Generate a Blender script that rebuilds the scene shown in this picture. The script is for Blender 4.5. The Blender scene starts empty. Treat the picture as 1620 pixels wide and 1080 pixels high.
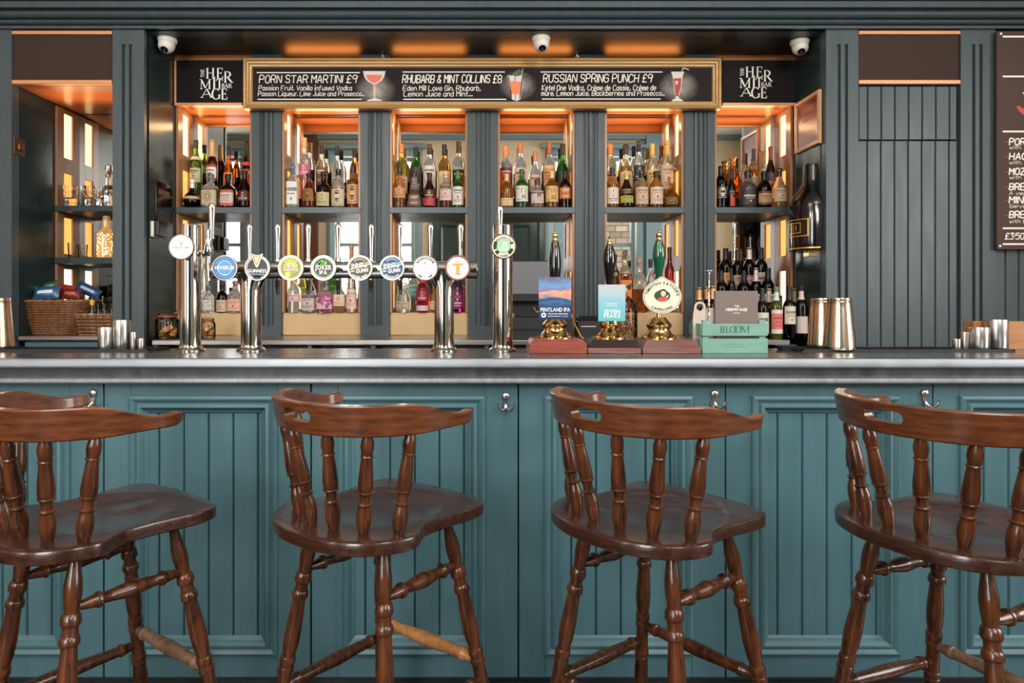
import bpy, bmesh, math, random
from math import pi, sin, cos, radians
from mathutils import Vector, Matrix
random.seed(7)
SC = bpy.context.scene
COL = SC.collection
# ------------------------------------------------------------------ camera, world, daylight, exposure
F, PX, PY, HC = 1040.0, 762.0, 480.0, 1.281        # focal length (px of a 1620 wide frame), principal point, eye height
cd = bpy.data.cameras.new('camera'); cam = bpy.data.objects.new('camera', cd); COL.objects.link(cam)
cam.location = (0, 0, HC); cam.rotation_euler = (pi / 2, 0, 0)
cd.sensor_width = 36; cd.lens = 36 * F / 1620; cd.shift_x = (810 - PX) / 1620; cd.shift_y = (PY - 540) / 1620
cd.clip_start = 0.05
SC.camera = cam
SC.view_settings.view_transform = 'Standard'; SC.view_settings.look = 'None'
SC.view_settings.exposure = 0.0; SC.view_settings.gamma = 1; SC.view_settings.use_curve_mapping = False
SC.cycles.max_bounces = 14; SC.cycles.diffuse_bounces = 4; SC.cycles.glossy_bounces = 6
SC.cycles.transmission_bounces = 12; SC.cycles.transparent_max_bounces = 12
SC.cycles.caustics_reflective = False; SC.cycles.caustics_refractive = False
SC.cycles.sample_clamp_indirect = 4
wd = bpy.data.worlds.new('daylight'); SC.world = wd; wd.use_nodes = True
wd.node_tree.nodes['Background'].inputs[0].default_value = (0.78, 0.88, 1.0, 1)
wd.node_tree.nodes['Background'].inputs[1].default_value = 3.0
BACK = -2.2                                          # the street wall with the windows, behind the camera
WINR = (-0.9, 1.3, 1.15, 3.6)                         # window in the right wall
WINS = [(-4.9, -4.05, 1.05, 3.75), (-2.46, -1.14, 1.05, 3.75), (1.2, 2.6, 1.05, 3.75)]
def area(name, loc, sx, sy, power, col, rot):
    l = bpy.data.lights.new(name, 'AREA'); l.shape = 'RECTANGLE'; l.size = sx; l.size_y = sy
    l.energy = power; l.color = col
    o = bpy.data.objects.new(name, l); COL.objects.link(o); o.location = loc; o.rotation_euler = rot
    return o
DAY = (1.0, 0.965, 0.92)
for k, (a, b, z0, z1) in enumerate(WINS):            # overcast sky seen through each window
    zz = z0 if k < 2 else 2.75
    area('window_daylight', ((a + b) / 2, BACK - 0.42, (zz + z1) / 2 + 0.2), b - a + 0.5, z1 - zz + 0.3, (160, 320, 230)[k], DAY, (pi / 2, 0, 0))
area('window_daylight', (4.6 + 0.42, (WINR[0] + WINR[1]) / 2, 2.5), WINR[1] - WINR[0] + .4, 2.8, 250, DAY, (0, pi / 2, 0))
area('ceiling_fill', (-1.3, 0.2, 3.75), 1.4, 1.4, 45, (1.0, 0.93, 0.84), (0, 0, 0))  # soft fill added under the ceiling to lift the whole room
area('ceiling_fill', (1.6, 0.2, 3.75), 1.4, 1.4, 45, (1.0, 0.93, 0.84), (0, 0, 0))
for x in (-1.38, 1.38):                               # point fills added behind the camera to brighten street wall and ceiling
    l = bpy.data.lights.new('room_fill', 'POINT'); l.energy = 65; l.color = (1.0, 0.92, 0.82); l.shadow_soft_size = 0.16
    o = bpy.data.objects.new('room_fill', l); COL.objects.link(o); o.location = (x, -0.1, 3.05)
def WX(px, d): return (px - PX) * d / F
def WZ(py, d): return HC + (PY - py) * d / F
# ------------------------------------------------------------------ mesh helpers
def lin(h):
    h = h.lstrip('#'); v = [int(h[i:i + 2], 16) / 255 for i in (0, 2, 4)]
    return tuple(c / 12.92 if c <= 0.04045 else ((c + 0.055) / 1.055) ** 2.4 for c in v)
class MB:
    def __init__(s): s.v = []; s.f = []; s.m = []
    def add(s, vs, fs, m=0, M=None):
        n = len(s.v)
        for p in vs:
            s.v.append(tuple(M @ Vector(p)) if M is not None else tuple(p))
        for f in fs: s.f.append([n + i for i in f]); s.m.append(m)
        return s
    def box(s, x0, x1, y0, y1, z0, z1, m=0, M=None):
        vs = [(x, y, z) for z in (z0, z1) for y in (y0, y1) for x in (x0, x1)]
        return s.add(vs, [(0, 2, 3, 1), (4, 5, 7, 6), (0, 1, 5, 4), (2, 6, 7, 3), (0, 4, 6, 2), (1, 3, 7, 5)], m, M)
    def lathe(s, prof, n=24, m=0, M=None, sx=1, sy=1, ex=2.0, cap=True):
        """prof: (r, z) from bottom to top; ex > 2 gives a rounded-square section"""
        vs = []; fs = []
        for r, z in prof:
            for k in range(n):
                a = 2 * pi * k / n; c, q = cos(a), sin(a)
                if ex != 2.0:
                    g = (abs(c) ** ex + abs(q) ** ex) ** (-1 / ex); c *= g; q *= g
                vs.append((r * c * sx, r * q * sy, z))
        for i in range(len(prof) - 1):
            for k in range(n):
                a = i * n + k; b = i * n + (k + 1) % n
                fs.append((a, b, b + n, a + n))
        if cap:
            if prof[0][0] > 1e-6: fs.append(tuple(range(n - 1, -1, -1)))
            if prof[-1][0] > 1e-6: fs.append(tuple(range((len(prof) - 1) * n, len(prof) * n)))
        return s.add(vs, fs, m, M)
    def between(s, p, q, prof, n=14, m=0):
        """a turned piece from p to q; prof: (r in metres, t 0..1)"""
        p, q = Vector(p), Vector(q); d = q - p
        M = Matrix.Translation(p) @ d.to_track_quat('Z', 'Y').to_matrix().to_4x4()
        return s.lathe([(r, t * d.length) for r, t in prof], n, m, M)
    def tube(s, pts, r, n=10, m=0, closed=False):
        pts = [Vector(p) for p in pts]; vs = []; fs = []; N = len(pts)
        rs = r if isinstance(r, (list, tuple)) else [r] * N
        up = None
        for i, p in enumerate(pts):
            if closed: t = pts[(i + 1) % N] - pts[i - 1]
            else: t = pts[min(i + 1, N - 1)] - pts[max(i - 1, 0)]
            t.normalize()
            if up is None: up = t.orthogonal()
            up = (up - t * up.dot(t)).normalized(); w = t.cross(up)
            for k in range(n):
                a = 2 * pi * k / n
                vs.append(p + (up * cos(a) + w * sin(a)) * rs[i])
        for i in range(N if closed else N - 1):
            for k in range(n):
                a = i * n + k; b = i * n + (k + 1) % n; j = ((i + 1) % N) * n
                fs.append((a, b, j + (k + 1) % n, j + k))
        if not closed: fs += [tuple(range(n - 1, -1, -1)), tuple(range((N - 1) * n, N * n))]
        return s.add(vs, fs, m)
    def prism(s, poly, a, b, axis='y', m=0, M=None):
        """extrude a polygon; axis y: poly=(x,z), axis x: poly=(y,z), axis z: poly=(x,y)"""
        n = len(poly)
        def P(u, v, w): return {'y': (u, w, v), 'x': (w, u, v), 'z': (u, v, w)}[axis]
        vs = [P(u, v, a) for u, v in poly] + [P(u, v, b) for u, v in poly]
        fs = [tuple(range(n)), tuple(range(2 * n - 1, n - 1, -1))] + [(i, i + n, (i + 1) % n + n, (i + 1) % n) for i in range(n)]
        return s.add(vs, fs, m, M)
    def frame(s, x0, x1, z0, z1, prof, m=0, M=None):
        """moulding swept round a rectangle in the xz plane; prof: (inset from outer edge, y)"""
        vs = []; fs = []; n = len(prof)
        for sx, sz in ((0, 0), (1, 0), (1, 1), (0, 1)):
            for d, y in prof:
                vs.append(((x0 + d) if not sx else (x1 - d), y, (z0 + d) if not sz else (z1 - d)))
        for c in range(4):
            e = (c + 1) % 4
            for i in range(n - 1): fs.append((c * n + i, c * n + i + 1, e * n + i + 1, e * n + i))
        return s.add(vs, fs, m, M)
    def ribbon(s, pts, w, m=0, M=None):
        """flat stroke in the xz plane (y = 0) facing -y, w = width or widths"""
        N = len(pts); ws = w if isinstance(w, (list, tuple)) else [w] * N; vs = []; fs = []
        for i, (x, z) in enumerate(pts):
            a = pts[max(i - 1, 0)]; b = pts[min(i + 1, N - 1)]
            dx, dz = b[0] - a[0], b[1] - a[1]; L = math.hypot(dx, dz) or 1
            k = 1.0
            if 0 < i < N - 1:
                u = (x - a[0], z - a[1]); v = (b[0] - x, b[1] - z); lu = math.hypot(*u) or 1; lv = math.hypot(*v) or 1
                cs = max(-0.4, min(1, (u[0] * v[0] + u[1] * v[1]) / (lu * lv))); k = 1 / max(0.55, math.sqrt((1 + cs) / 2))
            nx, nz = -dz / L * ws[i] / 2 * k, dx / L * ws[i] / 2 * k
            vs += [(x + nx, 0, z + nz), (x - nx, 0, z - nz)]
        for i in range(N - 1): fs.append((2 * i, 2 * i + 1, 2 * i + 3, 2 * i + 2))
        return s.add(vs, fs, m, M)
    def disc(s, cx, cz, r, y=0, n=28, m=0, rz=None):
        rz = rz or r
        return s.add([(cx + r * cos(2 * pi * k / n), y, cz + rz * sin(2 * pi * k / n)) for k in range(n)], [tuple(range(n))], m)
    def poly(s, pts, y=0, m=0):
        return s.add([(x, y, z) for x, z in pts], [tuple(range(len(pts)))], m)
    def build(s, name, mats, parent=None, loc=(0, 0, 0), rz=0, bev=0, seg=2, smooth=38, fix=True):
        me = bpy.data.meshes.new(name); me.from_pydata(s.v, [], s.f)
        if not isinstance(mats, (list, tuple)): mats = [mats]
        for mt in mats: me.materials.append(mt)
        me.polygons.foreach_set('material_index', s.m)
        if fix:
            b = bmesh.new(); b.from_mesh(me); bmesh.ops.recalc_face_normals(b, faces=b.faces); b.to_mesh(me); b.free()
        if smooth:
            me.polygons.foreach_set('use_smooth', [True] * len(me.polygons)); me.set_sharp_from_angle(angle=radians(smooth))
        me.update()
        o = bpy.data.objects.new(name, me); COL.objects.link(o)
        o.location = loc; o.rotation_euler = (0, 0, rz)
        if parent is not None: o.parent = parent
        if bev:
            md = o.modifiers.new('bevel', 'BEVEL'); md.width = bev; md.segments = seg; md.limit_method = 'ANGLE'; md.angle_limit = radians(40)
        return o
def thing(name, label, cat, loc=(0, 0, 0), rz=0, group=None):
    o = bpy.data.objects.new(name, None); COL.objects.link(o); o.empty_display_size = 0.05
    o.location = loc; o.rotation_euler = (0, 0, rz); return tag(o, label, cat, group)
def tag(o, label, cat, group=None):
    o['label'] = label; o['category'] = cat
    if group: o['group'] = group
    return o
def struct(o): o['kind'] = 'structure'; return o
def kids(o): return [c for c in bpy.data.objects if c.parent == o]
def copy_tree(o, parent=None):
    c = o.copy(); COL.objects.link(c)
    if parent is not None: c.parent = parent
    for k in kids(o): copy_tree(k, c)
    return c
def dup(o, loc, rz, label, group=None):
    c = copy_tree(o); c.location = loc; c.rotation_euler = (0, 0, rz); c['label'] = label
    if group: c['group'] = group
    return c
def T(x, y, z): return Matrix.Translation((x, y, z))
def R(a, ax): return Matrix.Rotation(a, 4, ax)
def smoothline(pts, k=4, closed=False):
    out = []; N = len(pts)
    for i in range(N if closed else N - 1):
        p = [Vector(pts[(i + j) % N] if closed else pts[max(0, min(N - 1, i + j))]) for j in (-1, 0, 1, 2)]
        for q in range(k):
            t = q / k
            out.append(tuple(0.5 * (2 * p[1] + (p[2] - p[0]) * t + (2 * p[0] - 5 * p[1] + 4 * p[2] - p[3]) * t * t + (3 * p[1] - p[0] - 3 * p[2] + p[3]) * t ** 3)))
    if not closed: out.append(tuple(pts[-1]))
    return out
# ------------------------------------------------------------------ materials
MATS = {}
def nodes(name):
    m = bpy.data.materials.new(name); m.use_nodes = True; t = m.node_tree
    return m, t, t.nodes['Principled BSDF']
def mat(name, col, rough=0.5, metal=0, spec=0.5, trans=0, emit=0, ecol=None, coat=0, vary=0, vscale=6, vstretch=(1, 1, 1), bump=0, bscale=60, ior=1.45, alpha=1, col2=None, rvary=0):
    if name in MATS: return MATS[name]
    m, t, b = nodes(name); c = lin(col) if isinstance(col, str) else col
    I = b.inputs
    I['Base Color'].default_value = (*c, 1); I['Roughness'].default_value = rough; I['Metallic'].default_value = metal
    I['Specular IOR Level'].default_value = spec; I['Transmission Weight'].default_value = trans; I['IOR'].default_value = ior
    I['Coat Weight'].default_value = coat; I['Coat Roughness'].default_value = 0.12; I['Alpha'].default_value = alpha
    if emit:
        I['Emission Color'].default_value = (*(lin(ecol) if ecol else c), 1); I['Emission Strength'].default_value = emit
    if vary or bump or rvary:
        tc = t.nodes.new('ShaderNodeTexCoord'); mp = t.nodes.new('ShaderNodeMapping'); mp.inputs['Scale'].default_value = vstretch
        t.links.new(tc.outputs['Object'], mp.inputs[0])
        nz = t.nodes.new('ShaderNodeTexNoise'); nz.inputs['Scale'].default_value = vscale; nz.inputs['Detail'].default_value = 5
        t.links.new(mp.outputs[0], nz.inputs['Vector'])
        if vary:
            rp = t.nodes.new('ShaderNodeValToRGB'); rp.color_ramp.elements[0].position = 0.3; rp.color_ramp.elements[1].position = 0.7
            d = lin(col2) if col2 else tuple(min(1, x * (1 + vary)) for x in c)
            a = c if col2 else tuple(x * (1 - vary) for x in c)
            rp.color_ramp.elements[0].color = (*a, 1); rp.color_ramp.elements[1].color = (*d, 1)
            t.links.new(nz.outputs['Fac'], rp.inputs[0]); t.links.new(rp.outputs[0], I['Base Color'])
        if rvary:
            mr = t.nodes.new('ShaderNodeMapRange'); mr.inputs['To Min'].default_value = rough - rvary; mr.inputs['To Max'].default_value = rough + rvary
            mr.inputs['From Min'].default_value = 0.3; mr.inputs['From Max'].default_value = 0.7
            t.links.new(nz.outputs['Fac'], mr.inputs[0]); t.links.new(mr.outputs[0], I['Roughness'])
        if bump:
            n2 = t.nodes.new('ShaderNodeTexNoise'); n2.inputs['Scale'].default_value = bscale; n2.inputs['Detail'].default_value = 3
            t.links.new(mp.outputs[0], n2.inputs['Vector'])
            bp = t.nodes.new('ShaderNodeBump'); bp.inputs['Strength'].default_value = bump; bp.inputs['Distance'].default_value = 0.004
            t.links.new(n2.outputs['Fac'], bp.inputs['Height']); t.links.new(bp.outputs[0], I['Normal'])
    MATS[name] = m; return m
def wood(name, c0, c1, rough=0.3, scale=9, stretch=(1, 9, 9), coat=0.4, bump=0.12):
    return mat(name, c0, rough, coat=coat, vary=0.3, vscale=scale, vstretch=stretch, col2=c1, bump=bump, bscale=40)
TEAL = mat('teal gloss paint', '#41626a', 0.38, vary=0.06, vscale=5, vstretch=(7, 7, 0.6), bump=0.10, bscale=22, rvary=0.05)
SLATE = mat('slate teal paint', '#404d52', 0.36, vary=0.08, vscale=4, vstretch=(6, 6, 0.8), bump=0.08, bscale=25, rvary=0.06)
SLATE_DIM = mat('slate paint in dim light', '#2f3b40', 0.40, vary=0.08, vscale=4, vstretch=(6, 6, 0.8), bump=0.08, bscale=25, rvary=0.06)  # same paint as the piers, dimmer light on the pilasters put into the colour
RIM = mat('satin badge rim', '#aaa7a2', 0.22, metal=1)
DARK = mat('dark gloss paint', '#22302f', 0.25, vary=0.1, vscale=3, bump=0.05, bscale=12)
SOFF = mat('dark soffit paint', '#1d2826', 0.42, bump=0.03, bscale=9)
GLOWP = mat('canopy board with lamp glow', '#96562f', 0.25, vary=0.12, vscale=3, vstretch=(0.6, 6, 6))  # orange brown stands in for warm lamp glow on the boards
COPPERT = mat('pale copper trim', '#d99a70', 0.35, metal=0.35)
BROWNB = mat('chocolate fascia board', '#3b2c28', 0.65, spec=0.2, vary=0.08, vscale=8)
BLACKB = mat('black sign board', '#151112', 0.6, spec=0.15)
ZINC = mat('zinc sheet', '#868b91', 0.24, metal=0.92, vary=0.1, vscale=7, vstretch=(0.7, 3, 3), bump=0.04, bscale=30, rvary=0.06)
ZINCD = mat('tarnished zinc sheet', '#757a81', 0.36, metal=0.85, vary=0.16, vscale=10, vstretch=(2.5, 1, 1), bump=0.05, bscale=30, rvary=0.08)
STEEL = mat('brushed steel', '#b5b2ae', 0.28, metal=1, vary=0.04, vscale=30, vstretch=(1, 1, 0.05))
CHROME = mat('polished chrome', '#c6c4c0', 0.07, metal=1)
COPSTEEL = mat('coppered steel', '#e3c9b0', 0.2, metal=1, vary=0.12, vscale=5)
BRASS = mat('polished brass', '#dcbb80', 0.14, metal=1, vary=0.1, vscale=14)
GOLD = mat('gilded moulding', '#b5905f', 0.42, metal=0.25, vary=0.14, vscale=14, vstretch=(0.6, 5, 5))
MIRROR = mat('mirror silvering', '#e8ece9', 0.012, metal=1)
BLACK = mat('black plastic', '#15161a', 0.35)
RUBBER = mat('black rubber mat', '#17191c', 0.6, bump=0.3, bscale=200)
WHITE = mat('white plastic', '#d9d4cc', 0.35)
PAPER = mat('white paper', '#d8d6d4', 0.7)
BEIGE = mat('beige ledge board', '#c4a477', 0.5, vary=0.05, vscale=6)
STOOL = wood('dark stained stool wood', '#26130a', '#5a3017', 0.26, 10, (6, 6, 1.0), 0.35)
SEATW = wood('dark stained seat wood', '#22120e', '#40241a', 0.24, 8, (1.0, 9, 9), 0.45)
RAILW = wood('brown stained rail wood', '#3b2012', '#6a3b20', 0.3, 8, (2.0, 2.0, 12), 0.35)
WORN = wood('worn grey brown wood', '#5c463a', '#8a6a50', 0.5, 14, (4, 4, 4), 0.1)
BAREW = wood('bare orange wood', '#9c6238', '#c08a55', 0.45, 14, (4, 4, 4), 0.15)
CHALK = mat('chalk white paint', '#efe9df', 0.7)
INKW = mat('white print', '#eceae4', 0.5)
INKD = mat('dark print', '#1c1d22', 0.5)
def lamp_mat(name, col, e): return mat(name, col, 0.6, emit=e, ecol=col)
PANE_HOT = lamp_mat('backlit cream pane', '#ffd592', 2.6)
PANE_AMB = lamp_mat('backlit amber pane', '#ffaf58', 1.35)
PANE_WHT = lamp_mat('backlit white pane', '#ffe8c2', 2.1)
LED = lamp_mat('warm led strip', '#ff9a4a', 28)
# ------------------------------------------------------------------ lettering
HW = {'A': '022842 1434', 'B': '0208 0838473505 35443202', 'C': '47381806041232 43'.replace(' ', ''), 'D': '0208 082846442202', 'E': '48080242 0535', 'F': '480802 0535',
 'G': '47381806041232434525', 'H': '0802 4842 0545', 'I': '0802', 'J': '3833221203', 'K': '0802 480542', 'L': '080242', 'M': '0208254842', 'N': '02084248', 'O': '180604123244463818',
 'P': '020838473505', 'R': '020838473505 2542', 'S': '47381807153543321203', 'T': '0848 2822', 'U': '080412324448', 'V': '082248', 'W': '0812253248', 'Z': '08480242', 'Y': '0825 482522',
 'a': '36160503122233 3632', 'b': '0802 05162635332202', 'c': '3526160503122233', 'd': '3832 3526160503122233', 'e': '043435261605031232', 'f': '38281712 0626',
 'g': '3526160503122233 36312000', 'h': '0802 0516263532', 'i': '0602 0809', 'j': '161000 1819', 'k': '0802 360432', 'l': '0802', 'm': '0602 05162522 25364542', 'n': '0602 0516263532',
 'o': '160503122233352616', 'p': '0600 0516263533221203', 'q': '36160503122233 3630', 'r': '0602 051626', 's': '35261605142433221203', 't': '181322 0626', 'u': '0603122233 3632', 'v': '061236',
 'w': '0612253246', 'x': '0632 3602', 'y': '0613 3600', 'z': '06360232', '&': '42161728370403122244', '£': '47382817130242 0535', '9': '473818070615464732',
 '8': '180706153546473818 1504031232434435', '3': '084826443202', '5': '48080636443202', '0': '180604123244463818', '.': '0203', ',': '1301', '+': '0545 2723', '·': '0506', 'è': '043435261605031232 1827', 'û': '0603122233 3632 071827'}
HD = [0]
NARROW = {'I': 0, 'i': 0, 'l': 0, '.': 0, ',': 1, 't': 2, 'f': 3, 'j': 1, 'r': 2, '·': 0}
def hand(mb, text, x0, z0, h, width=None, wt=0.75, slant=0.10, m=0, jig=0.25, M=None):
    """marker-pen writing in the xz plane: baseline z0, cap height h, stretched to width"""
    rnd = random.Random(text); adv = 0; strokes = []
    for ch in text:
        if ch == ' ': adv += 2.6; continue
        g = HW.get(ch)
        if g is None: continue
        dy = rnd.uniform(-jig, jig) * 0.5; top = 4
        for st in g.split():
            strokes.append([(adv + int(st[i]) + rnd.uniform(-1, 1) * jig * 0.3, int(st[i + 1]) - 2 + dy) for i in range(0, len(st), 2)])
        w = NARROW.get(ch, max(int(st[i]) for st in g.split() for i in range(0, len(st), 2)))
        adv += w + 1.5
    u = h / 6; sx = (width / (adv - 1.5)) if width else u
    for st in strokes:
        pts = [(x0 + x * sx + z * u * slant, z0 + z * u) for x, z in st]
        if len(pts) > 2: pts = [(a, b) for a, b in smoothline(pts, 3)]
        HD[0] = (HD[0] + 1) % 12; d0 = -.00006 * HD[0]
        mb.ribbon(pts, wt * u, m, T(0, d0, 0))
        for q, (a, b) in enumerate(pts): mb.add([(a + wt * u * .5 * cos(pi * k / 4), d0 - .00001 - .000012 * (q % 4), b + wt * u * .5 * sin(pi * k / 4)) for k in range(8)], [tuple(range(8))], m)
    return mb
SERIF = {'A': (.84, 't.08,0,.42,1 T.42,1,.76,0 t.22,.34,.62,.34 s.08,0 s.76,0'), 'B': (.72, 'T.18,0,.18,1 a.34,.76,.25,.24,-90,90 a.34,.27,.3,.27,-90,90 t.1,1,.36,1 t.18,.52,.36,.52 t.1,0,.36,0'),
 'E': (.72, 'T.18,0,.18,1 t.1,1,.6,1 t.1,0,.64,0 t.18,.52,.5,.52 t.6,1,.6,.8 t.64,0,.64,.22 t.5,.42,.5,.62'), 'G': (.92, 'a.46,.5,.38,.5,42,330 T.8,.05,.8,.42 s.8,.42'),
 'H': (.9, 'T.18,0,.18,1 T.72,0,.72,1 t.18,.52,.72,.52 s.18,0 s.18,1 s.72,0 s.72,1'), 'I': (.4, 'T.2,0,.2,1 s.2,0 s.2,1'), 'L': (.68, 'T.18,0,.18,1 t.1,0,.62,0 t.62,0,.62,.22 s.18,1'),
 'M': (1.06, 't.16,0,.16,1 T.16,1,.52,.08 t.52,.08,.88,1 T.88,1,.88,0 s.16,0 s.88,0 s.12,1 s.92,1'), 'N': (.92, 't.16,0,.16,1 T.16,1,.76,0 t.76,0,.76,1 s.16,0 s.1,1 s.76,1'),
 'O': (.98, 'a.49,.5,.42,.5,0,360'), 'R': (.8, 'T.18,0,.18,1 a.32,.75,.28,.25,-90,90 t.1,1,.34,1 t.18,.5,.36,.5 T.36,.5,.74,0 s.18,0 s.76,0'), 'S': (.66, 'c'), 'T': (.76, 'T.38,0,.38,1 t.05,1,.71,1 t.05,1,.05,.8 t.71,1,.71,.8 s.38,0'),
 'U': (.88, 'T.18,1,.18,.3 a.45,.3,.27,.3,180,360 t.72,.3,.72,1 s.18,1 s.72,1'), 'X': (.8, 'T.1,1,.7,0 t.7,1,.1,0 s.1,1 s.7,1 s.1,0 s.7,0'), 'C': (.86, 'a.46,.5,.38,.5,45,315'), 'D': (.9, 'T.18,0,.18,1 a.36,.5,.42,.5,-90,90 t.1,1,.4,1 t.1,0,.4,0')}
def serif(mb, text, x0, z0, h, width=None, thick=.13, thin=.05, m=0, M=None, gap=0.02, center=False):
    tot = sum(SERIF[c][0] + gap if c in SERIF else .3 for c in text) - gap
    sx = width / tot if width else h
    x = x0 - (tot * sx / 2 if center else 0)
    for c in text:
        if c not in SERIF: x += .3 * sx; continue
        w, g = SERIF[c]
        P = lambda a, b: (x + a * sx, z0 + b * h)
        if g == 'c':
            pts = [(.56, .78), (.44, .96), (.28, 1), (.13, .86), (.15, .68), (.36, .52), (.55, .35), (.56, .14), (.36, 0), (.16, .03), (.06, .24)]
            ww = [thin, thin, thin * 1.3, thick * .7, thick, thick, thick, thick * .7, thin * 1.3, thin, thin]
            mb.ribbon([P(*p) for p in pts], [q * h for q in ww], m, M)
        else:
            for st in g.split():
                k = st[0]; q = [float(t) for t in st[1:].split(',')]
                if k in 'Tt': mb.ribbon([P(q[0], q[1]), P(q[2], q[3])], (thick if k == 'T' else thin) * h, m, M)
                elif k == 's': mb.ribbon([P(q[0] - .11, q[1]), P(q[0] + .11, q[1])], thin * h, m, M)
                else:
                    cx, cy, rx, ry, a0, a1 = q; n = 22
                    an = [radians(a0 + (a1 - a0) * i / n) for i in range(n + 1)]
                    mb.ribbon([P(cx + rx * cos(a), cy + ry * sin(a)) for a in an], [(thin + (thick - thin) * abs(cos(a)) ** 1.3) * h for a in an], m, M)
        x += (w + gap) * sx
    return mb
_CH = {}
def glyph(ch, bold):
    k = (ch, bold)
    if k not in _CH:
        d = bpy.data.curves.new('glyph', 'FONT'); d.body = ch; d.size = 1; d.offset = bold; d.align_x = 'CENTER'; d.resolution_u = 3
        o = bpy.data.objects.new('glyph', d); COL.objects.link(o)
        dg = bpy.context.evaluated_depsgraph_get(); me = bpy.data.meshes.new_from_object(o.evaluated_get(dg))
        vs = [(v.co.x, v.co.y) for v in me.vertices]; fs = [tuple(p.vertices) for p in me.polygons]
        d2 = bpy.data.curves.new('glyph', 'FONT'); d2.body = ch + '|'; d2.size = 1
        w = 0.62 if ch not in 'MW' else 0.82
        if ch in "IJ1.'| i": w = 0.34
        if vs: w = max(v[0] for v in vs) - min(v[0] for v in vs) + 0.10
        bpy.data.objects.remove(o); bpy.data.curves.remove(d); bpy.data.curves.remove(d2); bpy.data.meshes.remove(me)
        _CH[k] = (vs, fs, w)
    return _CH[k]
def sans(mb, text, cx, z0, h, width=None, bold=0.0, m=0, y=0, arc=None, flip=False, slope=0, M=None):
    """block capitals centred on cx; h cap height; arc=(cx, cz, r): centred on a circle's top (or bottom with flip)"""
    s = h / 0.73; gl = [glyph(c, bold) if c != ' ' else ([], [], 0.32) for c in text]
    tot = sum(g[2] for g in gl) * s; k = width / tot if width else 1.0; x = -tot * k / 2
    for vs, fs, w in gl:
        mid = x + w * s * k / 2; x += w * s * k
        if not vs: continue
        if arc:
            ax, az, r = arc; a = mid / r; out = []
            for u, v in vs:
                if flip: rr = r - v * s; an = -pi / 2 + a + u * s * k / r
                else: rr = r + v * s; an = pi / 2 - a - u * s * k / r
                out.append((ax + rr * cos(an), y, az + rr * sin(an)))
        else: out = [(cx + mid + u * s * k, y, z0 + v * s + slope * (mid + u * s * k)) for u, v in vs]
        mb.add(out, fs, m, M)
    return mb
# ------------------------------------------------------------------ room shell
FLOORM = wood('dark floor board', '#1d1410', '#3a281c', 0.35, 5, (9, 0.8, 1), 0.2)
PLASTER = mat('beige plaster', '#c8b498', 0.8, bump=0.05, bscale=80)
PEACH = mat('peach plaster', '#cf9c78', 0.75)
CEILP = mat('cream ceiling paint', '#d6cfc2', 0.85)
GREYW = mat('blue grey painted panel', '#6c8086', 0.5)
XL, XR, CZ = -5.4, 4.6, 4.1
def slab(name, x0, x1, y0, y1, z0, z1, m): return struct(MB().box(x0, x1, y0, y1, z0, z1).build(name, m, smooth=0))
slab('floor', XL - .1, XR + .1, BACK - .1, 4.7, -0.1, 0, FLOORM)
slab('ceiling', XL - .1, XR + .1, BACK - .1, 4.7, CZ, CZ + .1, CEILP)
slab('wall_left', XL - .1, XL, BACK, 4.7, 0, CZ, PEACH)
mb = MB(); y0, y1, z0, z1 = WINR
mb.box(XR, XR + .25, BACK, y0, 0, CZ).box(XR, XR + .25, y1, 4.7, 0, CZ).box(XR, XR + .25, y0, y1, 0, z0).box(XR, XR + .25, y0, y1, z1, CZ)
struct(mb.build('wall_right', PLASTER, smooth=0))
slab('wall_behind_bar', XL, XR, 4.62, 4.72, 0, CZ, DARK)
mb = MB(); xs = [XL] + [q for w in WINS for q in w[:2]] + [XR]
for i in range(0, len(xs), 2): mb.box(xs[i], xs[i + 1], BACK - .25, BACK, 0, CZ)
for a, b, z0, z1 in WINS: mb.box(a, b, BACK - .25, BACK, 0, z0).box(a, b, BACK - .25, BACK, z1, CZ)
struct(mb.build('wall_street', PLASTER, smooth=0))
thin, t, b = nodes('thin window glass')
gl = t.nodes.new('ShaderNodeBsdfGlossy'); gl.inputs['Roughness'].default_value = 0.02
tr = t.nodes.new('ShaderNodeBsdfTransparent'); mx = t.nodes.new('ShaderNodeMixShader'); mx.inputs[0].default_value = 0.06
t.links.new(tr.outputs[0], mx.inputs[1]); t.links.new(gl.outputs[0], mx.inputs[2]); t.links.new(mx.outputs[0], t.nodes['Material Output'].inputs[0])
for k, (a, b_, z0, z1) in enumerate(WINS):
    w = struct(MB().frame(a, b_, z0, z1, [(0, BACK - .2), (0, BACK - .08), (.06, BACK - .08), (.06, BACK - .14), (.06, BACK - .2)])
        .box((a + b_) / 2 - .02, (a + b_) / 2 + .02, BACK - .17, BACK - .1, z0 + .05, z1 - .05).box(a + .05, b_ - .05, BACK - .17, BACK - .1, 2.25, 2.31)
        .frame(a - .13, b_ + .13, z0 - .13, z1 + .13, [(0, BACK), (0, BACK + .05), (.05, BACK + .07), (.12, BACK + .03), (.13, BACK - .02)])
        .box(a - .2, b_ + .2, BACK, BACK + .13, z1 + .13, z1 + .185).build('window_%d' % (k + 1), GREYW))
    MB().box(a + .05, b_ - .05, BACK - .15, BACK - .145, z0 + .05, z1 - .05).build('pane', thin, w, smooth=0)
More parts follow.
